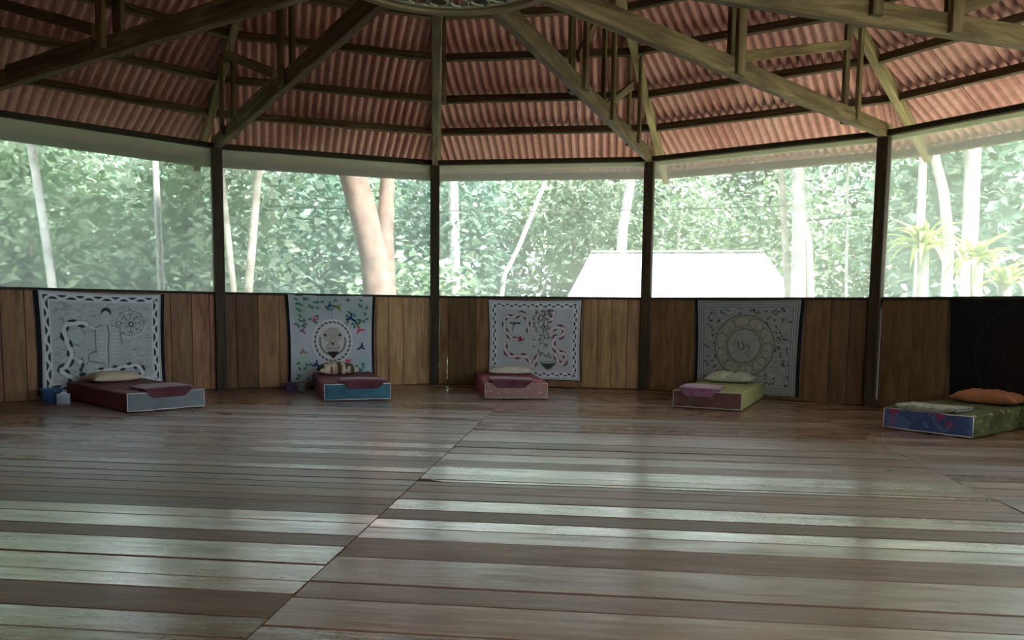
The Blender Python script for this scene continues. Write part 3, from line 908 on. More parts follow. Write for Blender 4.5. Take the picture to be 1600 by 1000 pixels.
def hang(k, quad, cv, label, backing=(.05, .02), seed=0, name='wall_hanging'):
    """quad: (u,z) of top-left, top-right, bottom-right, bottom-left on wall k"""
    A, B = corner(k), corner(k + 1)
    t = (B - A).normalized(); nrm = Vector((t.y, -t.x, 0))
    if nrm.dot(A) > 0: nrm = -nrm
    TL, TR_, BR, BL = [Vector(q) for q in quad]
    fm = Matrix((t, nrm, Vector((0, 0, 1)))).transposed().to_4x4()
    cu = (TL.x + TR_.x) / 2; cz = min(BL.y, BR.y)
    fm.translation = A + t * cu + Vector((0, 0, cz))
    def surf(x, y, off, ex=0, ez=0):
        x_ = x; p = TL.lerp(TR_, x).lerp(BL.lerp(BR, x), y)
        # edges of a hanging cloth pull inwards a little between the pins
        p = p + Vector(((.5 - x) * .030 * math.sin(PI * y), (-.012 * math.sin(PI * x)) * (1 - y)))
        p = p + Vector(((x - .5) * 2 * ex, (.5 - y) * 2 * ez))
        d = off + .006 * math.sin(x * 9 + seed) * (.3 + y) + .004 * math.sin(x * 23 + y * 5 + seed)
        return (p.x - cu, d, p.y - cz)
    nx, ny = cv.nx, cv.ny
    V = [surf(i / nx, j / ny, .024) for j in range(ny + 1) for i in range(nx + 1)]
    idx = np.arange((ny + 1) * (nx + 1)).reshape(ny + 1, nx + 1)
    F = np.stack([idx[:-1, :-1], idx[1:, :-1], idx[1:, 1:], idx[:-1, 1:]], -1).reshape(-1, 4)
    me = bpy.data.meshes.new('wall_hanging')
    me.from_pydata(V, [], F.tolist())
    at = me.attributes.new('print', 'FLOAT_COLOR', 'POINT')
    col = np.ones((len(V), 4), dtype=np.float32); col[:, :3] = cv.c.reshape(-1, 3)
    at.data.foreach_set('color', col.ravel())
    me.polygons.foreach_set('use_smooth', [True] * len(me.polygons))
    o = link(name, me, M['cloth'])
    o.matrix_world = fm
    tag(o, label, 'wall hanging', 'embroidered cloths pinned to the wall')
    n2 = 24
    V = [surf(i / n2, j / n2, .012, *backing) for j in range(n2 + 1) for i in range(n2 + 1)]
    F = [(j * (n2 + 1) + i, (j + 1) * (n2 + 1) + i, (j + 1) * (n2 + 1) + i + 1, j * (n2 + 1) + i + 1) for j in range(n2) for i in range(n2)]
    link('backing_cloth', pydata('backing_cloth', V, F, True), M['hemcloth'], o)
    return o
hang(0, [(.802, 1.195), (2.085, 1.17), (2.076, .11), (.807, .06)], art_person(), 'pale blue grey wall hanging with a standing figure, vase and white snakes, leftmost', (.045, .006), 1)
hang(1, [(.824, 1.205), (1.914, 1.205), (1.908, .07), (.847, .07)], art_birds(), 'mint and lilac wall hanging with small birds round a leafy wreath, second from left', (.035, .0), 2)
hang(2, [(.755, 1.175), (2.014, 1.175), (2.009, .10), (.763, .12)], art_snakes(), 'grey wall hanging with winding pink snakes and a dark bowl, at the centre', (.012, .012), 3)
hang(3, [(.72, 1.185), (2.0, 1.195), (1.975, .05), (.745, .024)], art_mandala(), 'dim grey wall hanging with a large round mandala, behind the green mattress', (.04, .006), 4)
hang(4, [(.83, 1.20), (2.1, 1.20), (2.1, .07), (.88, .07)], art_dark(), 'almost black wall hanging with a faint circle, at the right edge', (.01, .004), 5)

# ------------------------------------------------------------------ mattresses, blankets, pillows
def pattern_mat(name, base, c2, c3, scale, thr=.35, rough=.85):
    m, nt, b, out = mat(name)
    v = coords(nt, (1, 1, 1), rnd=False)
    vo = N_(nt, 'TexVoronoi'); vo.inputs['Scale'].default_value = scale
    L_(nt, v, vo.inputs['Vector'])
    r1 = ramp(nt, vo.outputs['Distance'], [(thr - .12, c2), (thr, base)])
    n1 = N_(nt, 'TexNoise'); n1.inputs['Scale'].default_value = scale * .7; n1.inputs['Distortion'].default_value = 1.5
    L_(nt, v, n1.inputs['Vector'])
    r2 = ramp(nt, n1.outputs['Fac'], [(.52, (0, 0, 0)), (.56, (1, 1, 1))])
    mx = N_(nt, 'MixRGB'); mx.inputs[2].default_value = (*c3, 1)
    mu = N_(nt, 'Math', operation='MULTIPLY'); mu.inputs[1].default_value = .6
    L_(nt, r2.outputs[0], mu.inputs[0]); L_(nt, mu.outputs[0], mx.inputs[0]); L_(nt, r1.outputs[0], mx.inputs[1])
    L_(nt, mx.outputs[0], b.inputs['Base Color']); b.inputs['Roughness'].default_value = rough; b.inputs['Specular IOR Level'].default_value = .3
    return m
def stripe_mat(name, cols, scale):
    m, nt, b, out = mat(name)
    v = coords(nt, (scale, scale * .45, 1), rnd=False)
    vo = N_(nt, 'TexVoronoi', distance='CHEBYCHEV'); vo.inputs['Scale'].default_value = 1.0; vo.inputs['Randomness'].default_value = .55
    L_(nt, v, vo.inputs['Vector'])
    sp = N_(nt, 'SeparateColor'); L_(nt, vo.outputs['Color'], sp.inputs[0])
    r1 = ramp(nt, sp.outputs[0], [(i / len(cols), c) for i, c in enumerate(cols)]); r1.color_ramp.interpolation = 'CONSTANT'
    L_(nt, r1.outputs[0], b.inputs['Base Color']); b.inputs['Roughness'].default_value = .9
    return m
burg = plain('burgundy_fabric', (.16, .035, .05), rough=.6, noise=.2, sc=5)
burg2 = plain('burgundy_bright', (.26, .045, .07), rough=.6, noise=.2, sc=5)
FAB = dict(
    grey=plain('grey_blue_fabric', (.20, .25, .28), rough=.7, sc=4), teal=plain('teal_fabric', (.035, .15, .22), rough=.55, sc=5, noise=.35),
    dusty=pattern_mat('dusty_pink_print', (.36, .22, .20), (.55, .42, .36), (.28, .17, .16), 14, .22), wine=pattern_mat('wine_print', (.15, .06, .06), (.20, .10, .06), (.10, .09, .05), 9, .3),
    olive=pattern_mat('olive_leaf_print', (.30, .30, .13), (.50, .50, .30), (.22, .23, .09), 13, .22), paisley=pattern_mat('green_gold_paisley', (.085, .10, .035), (.36, .34, .13), (.03, .035, .015), 11, .24),
    bluered=pattern_mat('blue_rose_print', (.06, .10, .24), (.36, .04, .10), (.14, .22, .42), 5.5, .30), piping=plain('white_piping', (.72, .70, .68)), gold=plain('cream_piping', (.55, .50, .38)))
plum = plain('plum_blanket', (.12, .035, .055), rough=.85, sheen=.2); plum2 = plain('mauve_blanket', (.26, .12, .19), rough=.85, sheen=.2)
check = pattern_mat('beige_folded_print', (.32, .33, .27), (.50, .48, .36), (.10, .11, .07), 10, .25)
cream = plain('cream_pillow', (.62, .56, .42), noise=.15, sc=6); cream2 = plain('off_white_pillow', (.66, .64, .54), noise=.12, sc=6); sage = plain('sage_pillow', (.46, .49, .37), noise=.2, sc=6)
orange = plain('terracotta_pillow', (.42, .17, .08), noise=.2, sc=6)
stripes = stripe_mat('patchwork_stripes', [(.60, .55, .42), (.07, .06, .03), (.50, .30, .19), (.62, .58, .46), (.20, .035, .03), (.45, .41, .32), (.66, .62, .5)], 19)

def blanket_mesh(sx, sy, th, drop, seed, layers=3):
    """folded blanket: stacked soft folds with a lip that falls over the foot end (-y)"""
    V, F = [], []
    r = random.Random(seed)
    nx, ny = 16, 18
    for L in range(layers):
        z0 = th * L / layers; z1 = th * (L + 1) / layers - .001
        ox, oy = r.uniform(-.015, .015), r.uniform(-.012, .012)
        lip = drop if L == layers - 1 else 0
        for side in (0, 1):
            for j in range(ny + 1):
                for i in range(nx + 1):
                    x = (i / nx - .5) * sx; tot = sy + lip; y = j / ny * tot
                    e = min(i, nx - i) / nx; rd = .010 * max(0, 1 - e * 10) ** 2
                    zz = (z1 if side else z0) + (-rd if side else rd)
                    wob = .005 * math.sin(7 * x + seed) + .004 * math.sin(11 * y + seed * 2)
                    if y < sy: P = (x + ox, (sy - y) + oy - .0, zz + (wob if side else wob * .6))
                    else:
                        q = (y - sy)
                        out = .012 + (zz * .35)
                        P = ((x + ox) * (1 - .35 * (q / max(lip, 1e-3)) * abs(x) / (sx / 2)), -out - .004 * math.sin(x * 20), zz * .4 - q + .01 - .02 * (abs(x) / (sx / 2)) ** 2 * 0)
                    V.append(P)
        b = L * 2 * (nx + 1) * (ny + 1); n_ = (nx + 1) * (ny + 1)
        def id_(s, j, i): return b + s * n_ + j * (nx + 1) + i
        for j in range(ny):
            for i in range(nx):
                F.append((id_(1, j, i), id_(1, j + 1, i), id_(1, j + 1, i + 1), id_(1, j, i + 1)))
                F.append((id_(0, j, i), id_(0, j, i + 1), id_(0, j + 1, i + 1), id_(0, j + 1, i)))
        for j in range(ny):
            F.append((id_(0, j, 0), id_(0, j + 1, 0), id_(1, j + 1, 0), id_(1, j, 0)))
            F.append((id_(0, j, nx), id_(1, j, nx), id_(1, j + 1, nx), id_(0, j + 1, nx)))
        for i in range(nx):
            F.append((id_(0, 0, i), id_(1, 0, i), id_(1, 0, i + 1), id_(0, 0, i + 1)))
            F.append((id_(0, ny, i), id_(0, ny, i + 1), id_(1, ny, i + 1), id_(1, ny, i)))
    return pydata('folded_blanket', V, F, True)
def pillow_mesh(sx, sy, sz, seed, crease=0.0):
    V, F = [], []
    nx, ny = 28, 20
    r = random.Random(seed)
    ph = [r.uniform(0, 6) for _ in range(6)]
    for side in (1, 0):
        for j in range(ny + 1):
            for i in range(nx + 1):
                u, v = i / nx * 2 - 1, j / ny * 2 - 1
                # pinched corners
                k_ = 1 - .10 * (1 - abs(u) ** 2) * abs(v) ** 4 - .0
                k2 = 1 - .10 * (1 - abs(v) ** 2) * abs(u) ** 4
                x = u * sx / 2 * k2; y = v * sy / 2 * k_
                hgt = (max(0, 1 - abs(u) ** 3.2) * max(0, 1 - abs(v) ** 3.2)) ** .55
                wr = 1 + .10 * math.sin(9 * u + ph[0]) * math.sin(5 * v + ph[1]) + .06 * math.sin(17 * u + 9 * v + ph[2])
                if crease: wr *= 1 - crease * math.exp(-((u - .1 - .25 * v) / .13) ** 2)
                z = sz * .36 + (hgt * sz * .64 * wr if side else -hgt * sz * .36)
                V.append((x, y, z))
    n_ = (nx + 1) * (ny + 1)
    for s_ in (0, 1):
        for j in range(ny):
            for i in range(nx):
                a = s_ * n_ + j * (nx + 1) + i
                q = (a, a + 1, a + nx + 2, a + nx + 1)
                F.append(q if s_ == 0 else q[::-1])
    me = pydata('pillow', V, F, True)
    bm = bmesh.new(); bm.from_mesh(me); bmesh.ops.remove_doubles(bm, verts=bm.verts, dist=.0004)
    bmesh.ops.recalc_face_normals(bm, faces=bm.faces); bm.to_mesh(me); bm.free()
    me.polygons.foreach_set('use_smooth', [True] * len(me.polygons))
    return me
BED_H = .195
def bed(fl, fr, length, side_m, end_m, pipe_m, lab, bl, pl_, seed):
    """fl, fr: front (foot) corners on the floor, seen from the middle of the hall"""
    fl, fr = Vector((*fl, 0)), Vector((*fr, 0))
    xd = (fr - fl).normalized(); yd = Vector((-xd.y, xd.x, 0))
    if yd.dot(fl) < 0: yd = -yd
    wd = (fr - fl).length
    rz = math.atan2(xd.y, xd.x)
    base = (fl + fr) / 2
    o = rbox('mattress', wd, length, BED_H, .022, side_m, None, 3, 5, .0022)
    # origin at the foot end, length goes to the wall
    for vv in o.data.vertices: vv.co.y += length / 2
    o.location = base + Vector((0, 0, .002)); o.rotation_euler = (0, 0, rz)
    tag(o, lab, 'mattress', 'mattresses on the floor along the wall')
    # end panel of other cloth, slightly proud of the foot
    e = rbox('end_panel', wd - .03, .014, BED_H - .03, .006, end_m, o, 2, 4, .001)
    e.location = (0, -.004, .015)
    for zz in (BED_H - .010, .012):
        pts = [Vector((-wd / 2 + .015 + (wd - .03) * i / 8, -.009, zz + .002 * math.sin(i * 2.1 + seed))) for i in range(9)]
        v_, f_ = tube_data(pts, .0055, 6); link('piping', pydata('piping', v_, f_, True), pipe_m, o)
    for xx in (-wd / 2 + .012, wd / 2 - .012):
        v_, f_ = tube_data([Vector((xx, -.009, .015)), Vector((xx, -.009, BED_H - .012))], .0045, 6)
        link('piping', pydata('piping', v_, f_, True), pipe_m, o)
    # blanket
    b_m, b_lab, bx, by, sx, sy, dr = bl
    b = link('folded_blanket', blanket_mesh(sx, sy, .035, dr, seed), b_m)
    b.location = base + xd * bx + yd * by + Vector((0, 0, BED_H + .0045)); b.rotation_euler = (0, 0, rz)
    tag(b, b_lab, 'blanket', 'folded blankets at the foot of the mattresses')
    p_m, p_lab, px, py, psx, psy, psz, cr, prz = pl_
    p = link('pillow', pillow_mesh(psx, psy, psz, seed + 50, cr), p_m)
    p.location = base + xd * px + yd * py + Vector((0, 0, BED_H + .003)); p.rotation_euler = (.0, 0, rz + prz)
    tag(p, p_lab, 'pillow', 'pillows at the wall end of the mattresses')
    return o
bed((-3.128, 3.165), (-2.560, 3.72), 1.62, burg, FAB['grey'], FAB['piping'], 'burgundy mattress with grey blue end on the floor, leftmost of the five',
    (plum, 'plum blanket folded over the foot of the leftmost mattress', .02, 0, .50, .36, .085),
    (cream, 'cream pillow lying on the leftmost mattress below the figure hanging', -.02, 1.33, .56, .36, .11, 0, .1), 1)
bed((-1.448, 4.258), (-.713, 4.46), 1.62, burg, FAB['teal'], FAB['piping'], 'burgundy mattress with teal blue end, second from the left',
    (plum, 'plum blanket folded over the foot of the teal ended mattress', .06, 0, .50, .36, .085),
    (stripes, 'patchwork striped pillow in brown, black and cream below the bird hanging', -.10, 1.22, .50, .34, .15, 0, .05), 2)
bed((.344, 4.55), (1.10, 4.60), 1.46, burg2, FAB['dusty'], FAB['gold'], 'bright burgundy mattress with dusty pink printed end, middle of the five',
    (plum, 'plum blanket folded over the foot of the dusty pink ended mattress', -.06, 0, .50, .36, .085),
    (cream2, 'off white pillow on the middle mattress under the pink snake hanging', .06, 1.22, .58, .36, .10, 0, -.04), 3)
bed((2.387, 3.883), (3.043, 3.524), 1.46, FAB['olive'], FAB['wine'], FAB['gold'], 'olive leaf print mattress with wine coloured end, fourth from the left',
    (plum2, 'mauve blanket folded over the foot of the olive print mattress', -.08, 0, .42, .34, .09),
    (sage, 'creased sage green pillow on the olive mattress below the mandala hanging', .02, 1.20, .56, .36, .13, .6, .0), 4)
bed((3.95, 2.39), (4.40, 1.75), 1.36, FAB['paisley'], FAB['bluered'], FAB['piping'], 'green and gold paisley mattress with blue rose printed end, at the right edge',
    (check, 'beige printed cloth folded flat on the foot of the paisley mattress', -.04, 0, .52, .36, .03),
    (orange, 'terracotta orange pillow on the paisley mattress at the right edge', .06, 1.10, .60, .36, .13, 0, .0), 5)

# ------------------------------------------------------------------ small vessels on the floor
def lathe(name, prof, m, loc, seg=28, parent=None):
    v, f = [], []
    for r_, z_ in prof:
        for s_ in range(seg): v.append((r_ * math.cos(2 * PI * s_ / seg), r_ * math.sin(2 * PI * s_ / seg), z_))
    for i in range(len(prof) - 1):
        for s_ in range(seg): f.append((i * seg + s_, i * seg + (s_ + 1) % seg, (i + 1) * seg + (s_ + 1) % seg, (i + 1) * seg + s_))
    f.append(tuple(range(seg - 1, -1, -1)))
    o = link(name, pydata(name, v, f, True), m, parent); o.location = loc
    return o
blue = plain('blue_plastic', (.06, .16, .34), rough=.4); paleb = plain('pale_blue_card', (.50, .60, .74), rough=.6); purple = plain('purple_plastic', (.13, .08, .18), rough=.4); greyc = plain('grey_enamel', (.30, .33, .36), rough=.4)
wirem = plain('steel_wire', (.35, .35, .35), rough=.3)
bk = lathe('bucket', [(.085, 0), (.088, .004), (.105, .13), (.112, .135), (.112, .145), (.104, .145), (.10, .13), (.083, .012), (.0005, .010)], blue, (-4.28, 4.05, .002))
tag(bk, 'blue plastic bucket on the floor left of the leftmost mattress', 'bucket')
hd = [Vector((.108 * math.cos(a), .108 * math.sin(a) * .35 - .05, .135 + .02 * math.sin(a))) for a in np.linspace(PI, 2 * PI, 13)]
v_, f_ = tube_data(hd, .003, 6); link('bucket_handle', pydata('bucket_handle', v_, f_, True), wirem, bk)
bx = rbox('tissue_box', .12, .10, .11, .006, paleb, None, 2, 0, 0, (-4.06, 3.86, .002)); bx.rotation_euler = (0, 0, .35)
tag(bx, 'pale blue cardboard tissue box standing in front of the blue bucket', 'box')
ts = link('tissue', pydata('tissue', [(-.03, -.01, .108), (.03, -.012, .108), (.035, .01, .108), (-.028, .012, .108), (-.02, .0, .128), (.024, .002, .132)], [(0, 1, 5, 4), (3, 4, 5, 2), (0, 4, 3), (1, 2, 5)]), plain('tissue_white', (.7, .72, .75)), bx)
cp = lathe('plastic_tub', [(.055, 0), (.058, .004), (.068, .105), (.072, .11), (.066, .11), (.054, .008), (.0005, .006)], purple, (-2.05, 5.30, .002)); tag(cp, 'dark purple plastic tub on the floor left of the teal ended mattress', 'tub')
cg = lathe('enamel_mug', [(.04, 0), (.045, .004), (.047, .10), (.049, .103), (.044, .103), (.041, .008), (.0005, .006)], greyc, (-1.90, 5.26, .002)); tag(cg, 'small grey enamel mug beside the purple tub', 'mug')
hp = [Vector((.046 + .028 * math.sin(a), 0, .055 + .028 * math.cos(a))) for a in np.linspace(0, PI, 9)]
v_, f_ = tube_data(hp, .005, 6); link('mug_handle', pydata('mug_handle', v_, f_, True), greyc, cg)

# ------------------------------------------------------------------ hut with a white metal roof outside
hm = Vector((4.95, 13.71, 0)); ha = Vector((.968, -.251, 0)); hn = Vector((-.251, -.968, 0))
hut = empty('hut', (hm.x, hm.y, -.95)); tag(hut, 'low hut with a bright white metal hip roof among the trees outside', 'hut')
def hp_(a, n, z): p = hm + ha * a + hn * n; return Vector((p.x, p.y, z))
def corr(name, q00, q10, q11, q01, n, amp, m, parent):
    V, F = [], []
    nrm = (q10 - q00).cross(q01 - q00).normalized()
    for i in range(n + 1):
        t = i / n; h_ = amp * math.cos(i * PI * .5)
        a, b = q00.lerp(q10, t) + nrm * h_, q01.lerp(q11, t) + nrm * h_
        V += [a - parent.location, b - parent.location]
    F = [(2 * i, 2 * i + 2, 2 * i + 3, 2 * i + 1) for i in range(n)]
    return link(name, pydata(name, V, F), m, parent)
r0, r1 = hp_(-2.0, 0, 2.40), hp_(1.9, 0, 2.40)
e0, e1, e2, e3 = hp_(-2.45, 4.0, .45), hp_(2.75, 4.0, .45), hp_(2.75, -4.0, .45), hp_(-2.45, -4.0, .45)
corr('roof_slope', e0, e1, r1, r0, 96, .014, M['hut_roof'], hut); corr('roof_slope', e2, e3, r0, r1, 96, .014, M['hut_roof'], hut)
corr('roof_end', e1, e2, hp_(1.9, -.02, 2.40), hp_(1.9, .02, 2.40), 60, .012, M['hut_roof'], hut); corr('roof_end', e3, e0, hp_(-2.0, .02, 2.40), hp_(-2.0, -.02, 2.40), 60, .012, M['hut_roof'], hut)
beam('ridge_cap', r0 + Vector((0, 0, .03)), r1 + Vector((0, 0, .03)), .22, .03, M['hut_roof'], hut)
for (pa, pb) in (((-2.1, 3.5), (2.4, 3.5)), ((2.4, 3.5), (2.4, -3.5)), ((2.4, -3.5), (-2.1, -3.5)), ((-2.1, -3.5), (-2.1, 3.5))):
    beam('hut_wall', hp_(*pa, -.22), hp_(*pb, -.22), .06, 1.42, M['hut_wall'], hut)

# ------------------------------------------------------------------ vegetation
def leaf_cloud(n, cen, rad, size, seed, clumps=40, down=.45, long=1.6):
    """n folded leaves in clumps inside an ellipsoid; each leaf an island of two triangles"""
    g_ = np.random.default_rng(seed)
    d = g_.normal(size=(clumps, 3)); d /= np.linalg.norm(d, axis=1)[:, None]
    rr = g_.uniform(.25, 1, clumps) ** .5
    cc = d * rr[:, None] * rad * .85
    pick = g_.integers(0, clumps, n)
    P = cc[pick] + g_.normal(size=(n, 3)) * (np.array(rad) * .17) + cen
    sz = size * g_.uniform(.55, 1.35, n)
    th = g_.uniform(0, 2 * PI, n)
    ax = np.stack([np.cos(th), np.sin(th), -g_.uniform(-.3, 1.0, n) * down * 2], 1); ax /= np.linalg.norm(ax, axis=1)[:, None]
    up = np.stack([g_.normal(0, .75, n), g_.normal(0, .75, n), np.ones(n) * .9], 1)
    sd = np.cross(ax, up); sd /= np.linalg.norm(sd, axis=1)[:, None]
    nn = np.cross(sd, ax)
    L = sz[:, None] * long; Wd = sz[:, None] * .50
    v0 = P; v1 = P + ax * L * .45 + sd * Wd + nn * sz[:, None] * .06; v2 = P + ax * L - nn * sz[:, None] * .15; v3 = P + ax * L * .45 - sd * Wd + nn * sz[:, None] * .06
    V = np.stack([v0, v1, v2, v3], 1).reshape(-1, 3)
    me = bpy.data.meshes.new('foliage')
    me.vertices.add(4 * n); me.vertices.foreach_set('co', V.astype(np.float32).ravel())
    me.loops.add(6 * n); me.polygons.add(2 * n)
    b = np.arange(n) * 4
    li = np.stack([b, b + 1, b + 2, b, b + 2, b + 3], 1).astype(np.int32)
    me.loops.foreach_set('vertex_index', li.ravel())
    me.polygons.foreach_set('loop_start', (np.arange(2 * n) * 3).astype(np.int32))
    me.polygons.foreach_set('loop_total', np.full(2 * n, 3, dtype=np.int32))
    me.update(calc_edges=True); me.validate()
    return me
GZ = -.95
CROWN = []
for s_ in range(4):
    me = leaf_cloud(5200, np.array([0, 0, 3.6]), np.array([2.1, 2.1, 3.4]), (.125, .135, .12, .14)[s_], 200 + s_, 60)
    me.materials.append(M['leaf_a'] if s_ % 2 == 0 else M['leaf_b']); CROWN.append(me)
NEARC = leaf_cloud(4200, np.array([0, 0, 3.6]), np.array([2.1, 2.1, 3.4]), .155, 777, 70); NEARC.materials.append(leaf_mat('leaf_near', [(.14, .24, .13), (.30, .44, .26), (.48, .60, .42), (.66, .74, .60)], .5)); CROWN.append(NEARC)
BUSH = []
for s_ in range(2):
    me = leaf_cloud(3000, np.array([0, 0, 1.3]), np.array([1.7, 1.7, 1.3]), .12, 300 + s_, 40); me.materials.append(M['leaf_b'] if s_ else M['leaf_a']); BUSH.append(me)
HIGH = leaf_cloud(3000, np.array([0, 0, 0]), np.array([2.4, 2.4, 1.5]), .14, 400, 40); HIGH.materials.append(M['leaf_a'])
TRK = []
for s_ in range(2):
    pts = [Vector((.12 * math.sin(i * .8 + s_), .1 * math.cos(i * .6 + s_), i * 1.1)) for i in range(6)]
    v_, f_ = tube_data(pts, [.09 - .011 * i for i in range(6)], 8); me = pydata('trunk', v_, f_, True); me.materials.append(M['bark_grey']); TRK.append(me)
def leafy_tree(x, y, s, ci, lab, grp, rz):
    t = empty('leafy_tree', (x, y, GZ), rz); t.scale = (s, s, s)
    tag(t, lab, 'tree', grp)
    a = link('foliage', CROWN[ci], None, t); a['kind'] = 'stuff'
    link('trunk', TRK[ci % 2], None, t)
    return t
CX, CY = .204, -4.578
rt_ = random.Random(5)
def polar(cx_px, D):
    """direction by the world azimuth seen from the middle of the hall's south side"""
    return None
def ring_trees(r0, a0, a1, step, sc, lab, grp, skip=None, jit=.6):
    n = max(1, int(math.radians(a1 - a0) * r0 / step))
    for i in range(n + 1):
        a = math.radians(a0 + (a1 - a0) * i / n)
        r_ = r0 + rt_.uniform(-jit, jit)
        x, y = r_ * math.cos(a) + CX * .5, r_ * math.sin(a) - 1.5
        if skip and skip(x, y): continue
        leafy_tree(x, y, sc * rt_.uniform(.85, 1.2), 4 if r0 < 13.5 else rt_.randrange(4), lab, grp, rt_.uniform(0, 6))
def hutclear(x, y):
    p = Vector((x, y, 0)) - hm
    if abs(p.dot(ha)) < 5 and abs(p.dot(hn)) < 6: return True
    # keep the open strip between the hall and the hut
    q = Vector((x - CX, y - CY, 0)); b = math.degrees(math.atan2(q.x, q.y))
    return 1.0 < b < 19 and q.length < 22
ring_trees(13.0, 112, 160, 2.5, .8, 'near broadleaf tree seen through the two left screens', 'near trees on the left')
ring_trees(17.5, 20, 165, 3.0, 1.0, 'broadleaf tree in the second row of the forest beyond the screens', 'forest trees, second row', hutclear)
ring_trees(22.5, 15, 165, 3.2, 1.1, 'broadleaf tree in the third row of the forest beyond the screens', 'forest trees, third row', hutclear)
ring_trees(29.0, 12, 168, 3.6, 1.35, 'tall broadleaf tree in the far row of the forest beyond the screens', 'forest trees, far row')
ring_trees(14.0, 168, 262, 3.0, 1.1, 'dense tree on the left side of the hall outside the picture', 'trees left of the hall')
# low bushes
def ring_bush(r0, a0, a1, step, lab, grp, skip=None):
    n = int(math.radians(a1 - a0) * r0 / step)
    for i in range(n + 1):
        a = math.radians(a0 + (a1 - a0) * i / n); r_ = r0 + rt_.uniform(-.7, .7)
        x, y = r_ * math.cos(a), r_ * math.sin(a) - 1.0
        if skip and skip(x, y): continue
        o = link('bush', BUSH[rt_.randrange(2)]); o.location = (x, y, GZ); s_ = rt_.uniform(.9, 1.35); o.scale = (s_, s_, s_); o.rotation_euler = (0, 0, rt_.uniform(0, 6))
        tag(o, lab, 'bush', grp, 'stuff')
ring_bush(13.5, 95, 165, 2.6, 'leafy bush growing low outside the left screens', 'low bushes on the left')
ring_bush(15.5, 18, 50, 2.6, 'leafy bush growing low outside the right screens', 'low bushes on the right', hutclear)
ring_bush(20, 55, 100, 2.8, 'leafy bush growing low behind the hut', 'low bushes behind the hut', hutclear)

def trunk_tree(name, pts, rad, m, lab, crown=True, extra=None, seg=12):
    pts = [Vector(p) for p in pts]
    # run the stem down to the ground and up to its crown
    d0 = (pts[1] - pts[0]); d0 = d0 / max(d0.z, .05)
    gpt = Vector((pts[0].x - d0.x * min(1.5, pts[0].z - GZ) * .5, pts[0].y, GZ))
    d1 = (pts[-1] - pts[-2]); d1 = d1 / max(d1.z, .05)
    tp = pts[-1] + d1 * 2.2
    full = [gpt + Vector((0, 0, -.05)), (gpt + pts[0]) / 2] + pts + [pts[-1] + d1 * 1.1, tp]
    t = empty('tree', (gpt.x, gpt.y, GZ)); tag(t, lab, 'tree')
    n = len(full)
    tube('trunk', full, [rad * (1.15 - .35 * i / (n - 1)) for i in range(n)], m, t, seg, .08)
    if extra: 
        for e_pts, er_ in extra: tube('branch', e_pts, er_, m, t, 10, .06)
    if crown:
        c_ = link('foliage', HIGH, None, t); c_.location = tp - Vector((gpt.x, gpt.y, GZ)) + Vector((0, 0, .5)); c_['kind'] = 'stuff'
        s_ = rt_.uniform(.7, 1.0); c_.scale = (s_, s_, s_)
    return t
# big two-stemmed trunk
trunk_tree('tree', [(-1.52, 10.32, 1.2), (-1.60, 10.3, 2.0), (-1.78, 10.29, 2.7), (-1.98, 10.27, 3.4)], .27, M['bark_pink'], 'thick pinkish brown forked tree trunk seen through the second screen', True,
           [([(-1.36, 10.36, GZ), (-1.36, 10.34, 1.2), (-1.42, 10.33, 2.3), (-1.37, 10.33, 3.4), (-1.2, 10.3, 5.0)], [.2, .15, .16, .13, .1])], 16)
trunk_tree('tree', [(-6.18, 7.87, 1.25), (-6.26, 7.84, 2.3), (-6.36, 7.8, 3.35)], .062, M['bark_pale'], 'slim pale leaning tree trunk seen at the far left')
trunk_tree('tree', [(-4.17, 6.85, 1.29), (-4.19, 6.85, 2.61)], 0.047, M['bark_pale'], 'thin pale upright trunk in the middle of the left screen')
trunk_tree('tree', [(-3.57, 8.20, 1.33), (-3.68, 8.16, 2.81)], 0.052, M['bark_grey'], 'thin pale trunk just right of the first post, left of its pair')
trunk_tree('tree', [(-3.35, 8.26, 1.34), (-3.22, 8.30, 2.71)], 0.067, M['bark_grey'], 'grey leaning trunk just right of the first post, right of its pair')
trunk_tree('tree', [(-.19, 14.42, 1.32), (-.26, 14.42, 3.79)], .12, M['bark_pale'], 'pale blurred trunk just right of the second post')
trunk_tree('tree', [(1.0, 15.4, 1.9), (1.35, 15.38, 2.6), (1.89, 15.35, 3.96)], .06, M['bark_pale'], 'thin slanting pale trunk in the middle screen')
trunk_tree('tree', [(4.24, 17.05, 2.2), (4.28, 17.04, 3.3), (4.42, 17.03, 4.25)], .14, M['bark_pale'], 'pale trunk rising behind the left half of the hut roof')
trunk_tree('tree', [(6.36, 10.17, 1.2), (6.35, 10.2, 2.3), (6.29, 10.22, 3.5)], .135, M['bark_pale'], 'thick white trunk right of the hut, larger of its pair')
trunk_tree('tree', [(6.58, 10.11, 1.27), (6.50, 10.14, 2.35), (6.34, 10.25, 3.3)], .07, M['bark_pale'], 'bent white trunk leaning beside the thick one right of the hut')
trunk_tree('tree', [(6.32, 10.57, 1.43), (6.19, 10.63, 2.99)], 0.065, M['bark_grey'], 'thin grey trunk at the right end of the hut roof')
trunk_tree('tree', [(8.0, 11.65, 1.37), (7.95, 11.67, 2.9)], .03, M['bark_pale'], 'very thin pale sapling stem in the fourth screen')
trunk_tree('tree', [(8.04, 10.51, 1.35), (7.98, 10.54, 3.62)], .07, M['bark_pale'], 'white straight trunk just left of the right hand post')
trunk_tree('tree', [(7.38, 7.92, 1.81), (7.35, 7.92, 3.38)], 0.064, M['bark_pale'], 'white trunk right of the right hand post above the strap leaved plants')
trunk_tree('tree', [(7.92, 8.04, 2.26), (7.84, 8.13, 3.04), (7.72, 8.18, 3.50)], 0.078, M['bark_pale'], 'short visible white trunk bending in the rightmost screen')
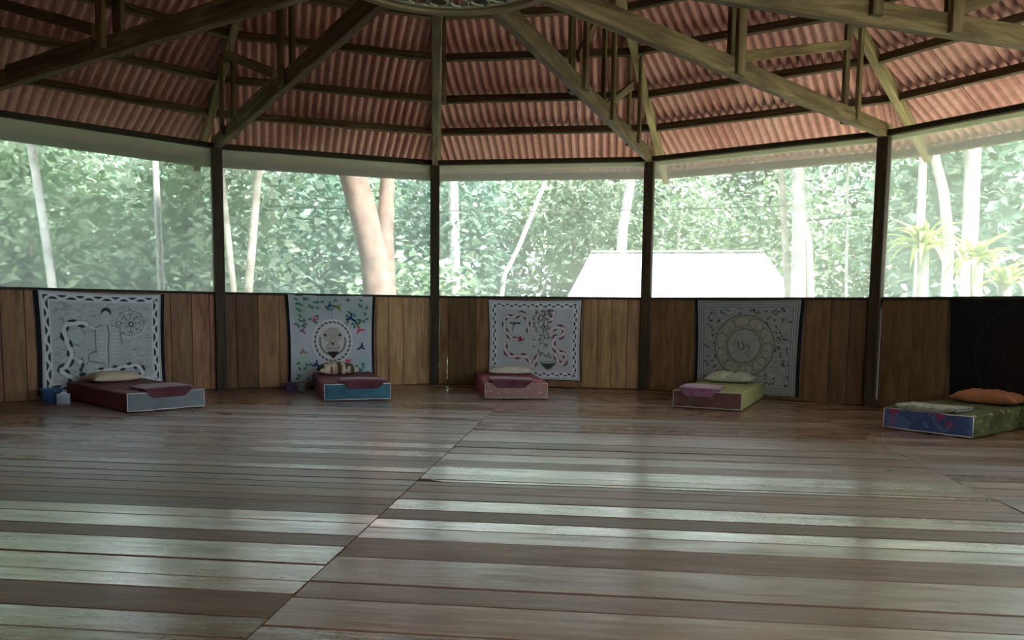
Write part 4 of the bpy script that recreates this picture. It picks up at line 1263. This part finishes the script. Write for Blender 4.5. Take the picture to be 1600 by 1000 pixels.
trunk_tree('tree', [(8.41, 8.22, 1.38), (8.37, 8.24, 3.51)], 0.122, M['bark_pale'], 'broad white trunk farthest right in the rightmost screen')

# strap leaved plants on stumps, right
leafm = None
def strap_leaf(L, wd, droop):
    V, F = [], []
    n = 7
    for i in range(n + 1):
        s_ = i / n
        x = L * (s_ - .18 * droop * s_ * s_)
        z = L * (.75 * s_ - droop * s_ * s_)
        w_ = wd * (1 - s_ ** 2.5) * (.6 + .4 * min(1, s_ * 5)) + .002
        V += [(x, -w_, z + w_ * .35), (x, 0, z), (x, w_, z + w_ * .35)]
    for i in range(n):
        b = i * 3; F += [(b, b + 1, b + 4, b + 3), (b + 1, b + 2, b + 5, b + 4)]
    me = pydata('leaf', V, F, True); me.materials.append(M['leaf_y']); return me
LV = [strap_leaf(.62, .055, .75), strap_leaf(.55, .05, .5), strap_leaf(.7, .045, 1.05)]
def strap_plant(x, y, z, n, s, lab, seed):
    t = empty('strap_leaved_plant', (x, y, GZ)); tag(t, lab, 'plant', 'strap leaved plants outside the right screens')
    tube('stem', [(x, y, GZ), (x + .04, y, GZ + (z - GZ) * .5), (x, y, z)], [.09, .075, .08], M['bark_grey'], t, 10, .1)
    r = random.Random(seed)
    for i in range(n):
        o = link('leaf', LV[i % 3], None, t)
        a = 2.4 * i + r.uniform(-.2, .2)
        o.matrix_basis = Matrix.Translation(Vector((0, 0, z - GZ + r.uniform(-.05, .06)))) @ Matrix.Rotation(a, 4, 'Z') @ Matrix.Rotation(r.uniform(-.75, .15), 4, 'Y') @ Matrix.Scale(s * r.uniform(.8, 1.15), 4)
    return t
strap_plant(6.72, 6.67, 1.95, 44, 1.1, 'largest yellow green strap leaved plant just right of the right hand post', 1)
strap_plant(7.58, 6.75, 1.80, 38, 1.0, 'strap leaved plant in the middle of the rightmost screen', 2)
strap_plant(7.55, 6.05, 1.45, 32, .95, 'lower strap leaved plant close to the right edge', 3)

# overhead cables between the trees
def cable(p, q, sag, lab):
    p, q = Vector(p), Vector(q)
    pts = [p.lerp(q, i / 24) - Vector((0, 0, sag * 4 * (i / 24) * (1 - i / 24))) for i in range(25)]
    v_, f_ = tube_data(pts, .009, 6); o = link('cable', pydata('cable', v_, f_, True), M['cable']); tag(o, lab, 'cable'); return o
cable((-6.36, 10.6, 3.0), (6.3, 10.22, 3.05), .16, 'thin dark cable strung across the trees outside the middle screens')
cable((6.3, 10.22, 2.75), (11.6, 6.5, 3.35), .06, 'thin dark cable crossing the rightmost screen above the plants')
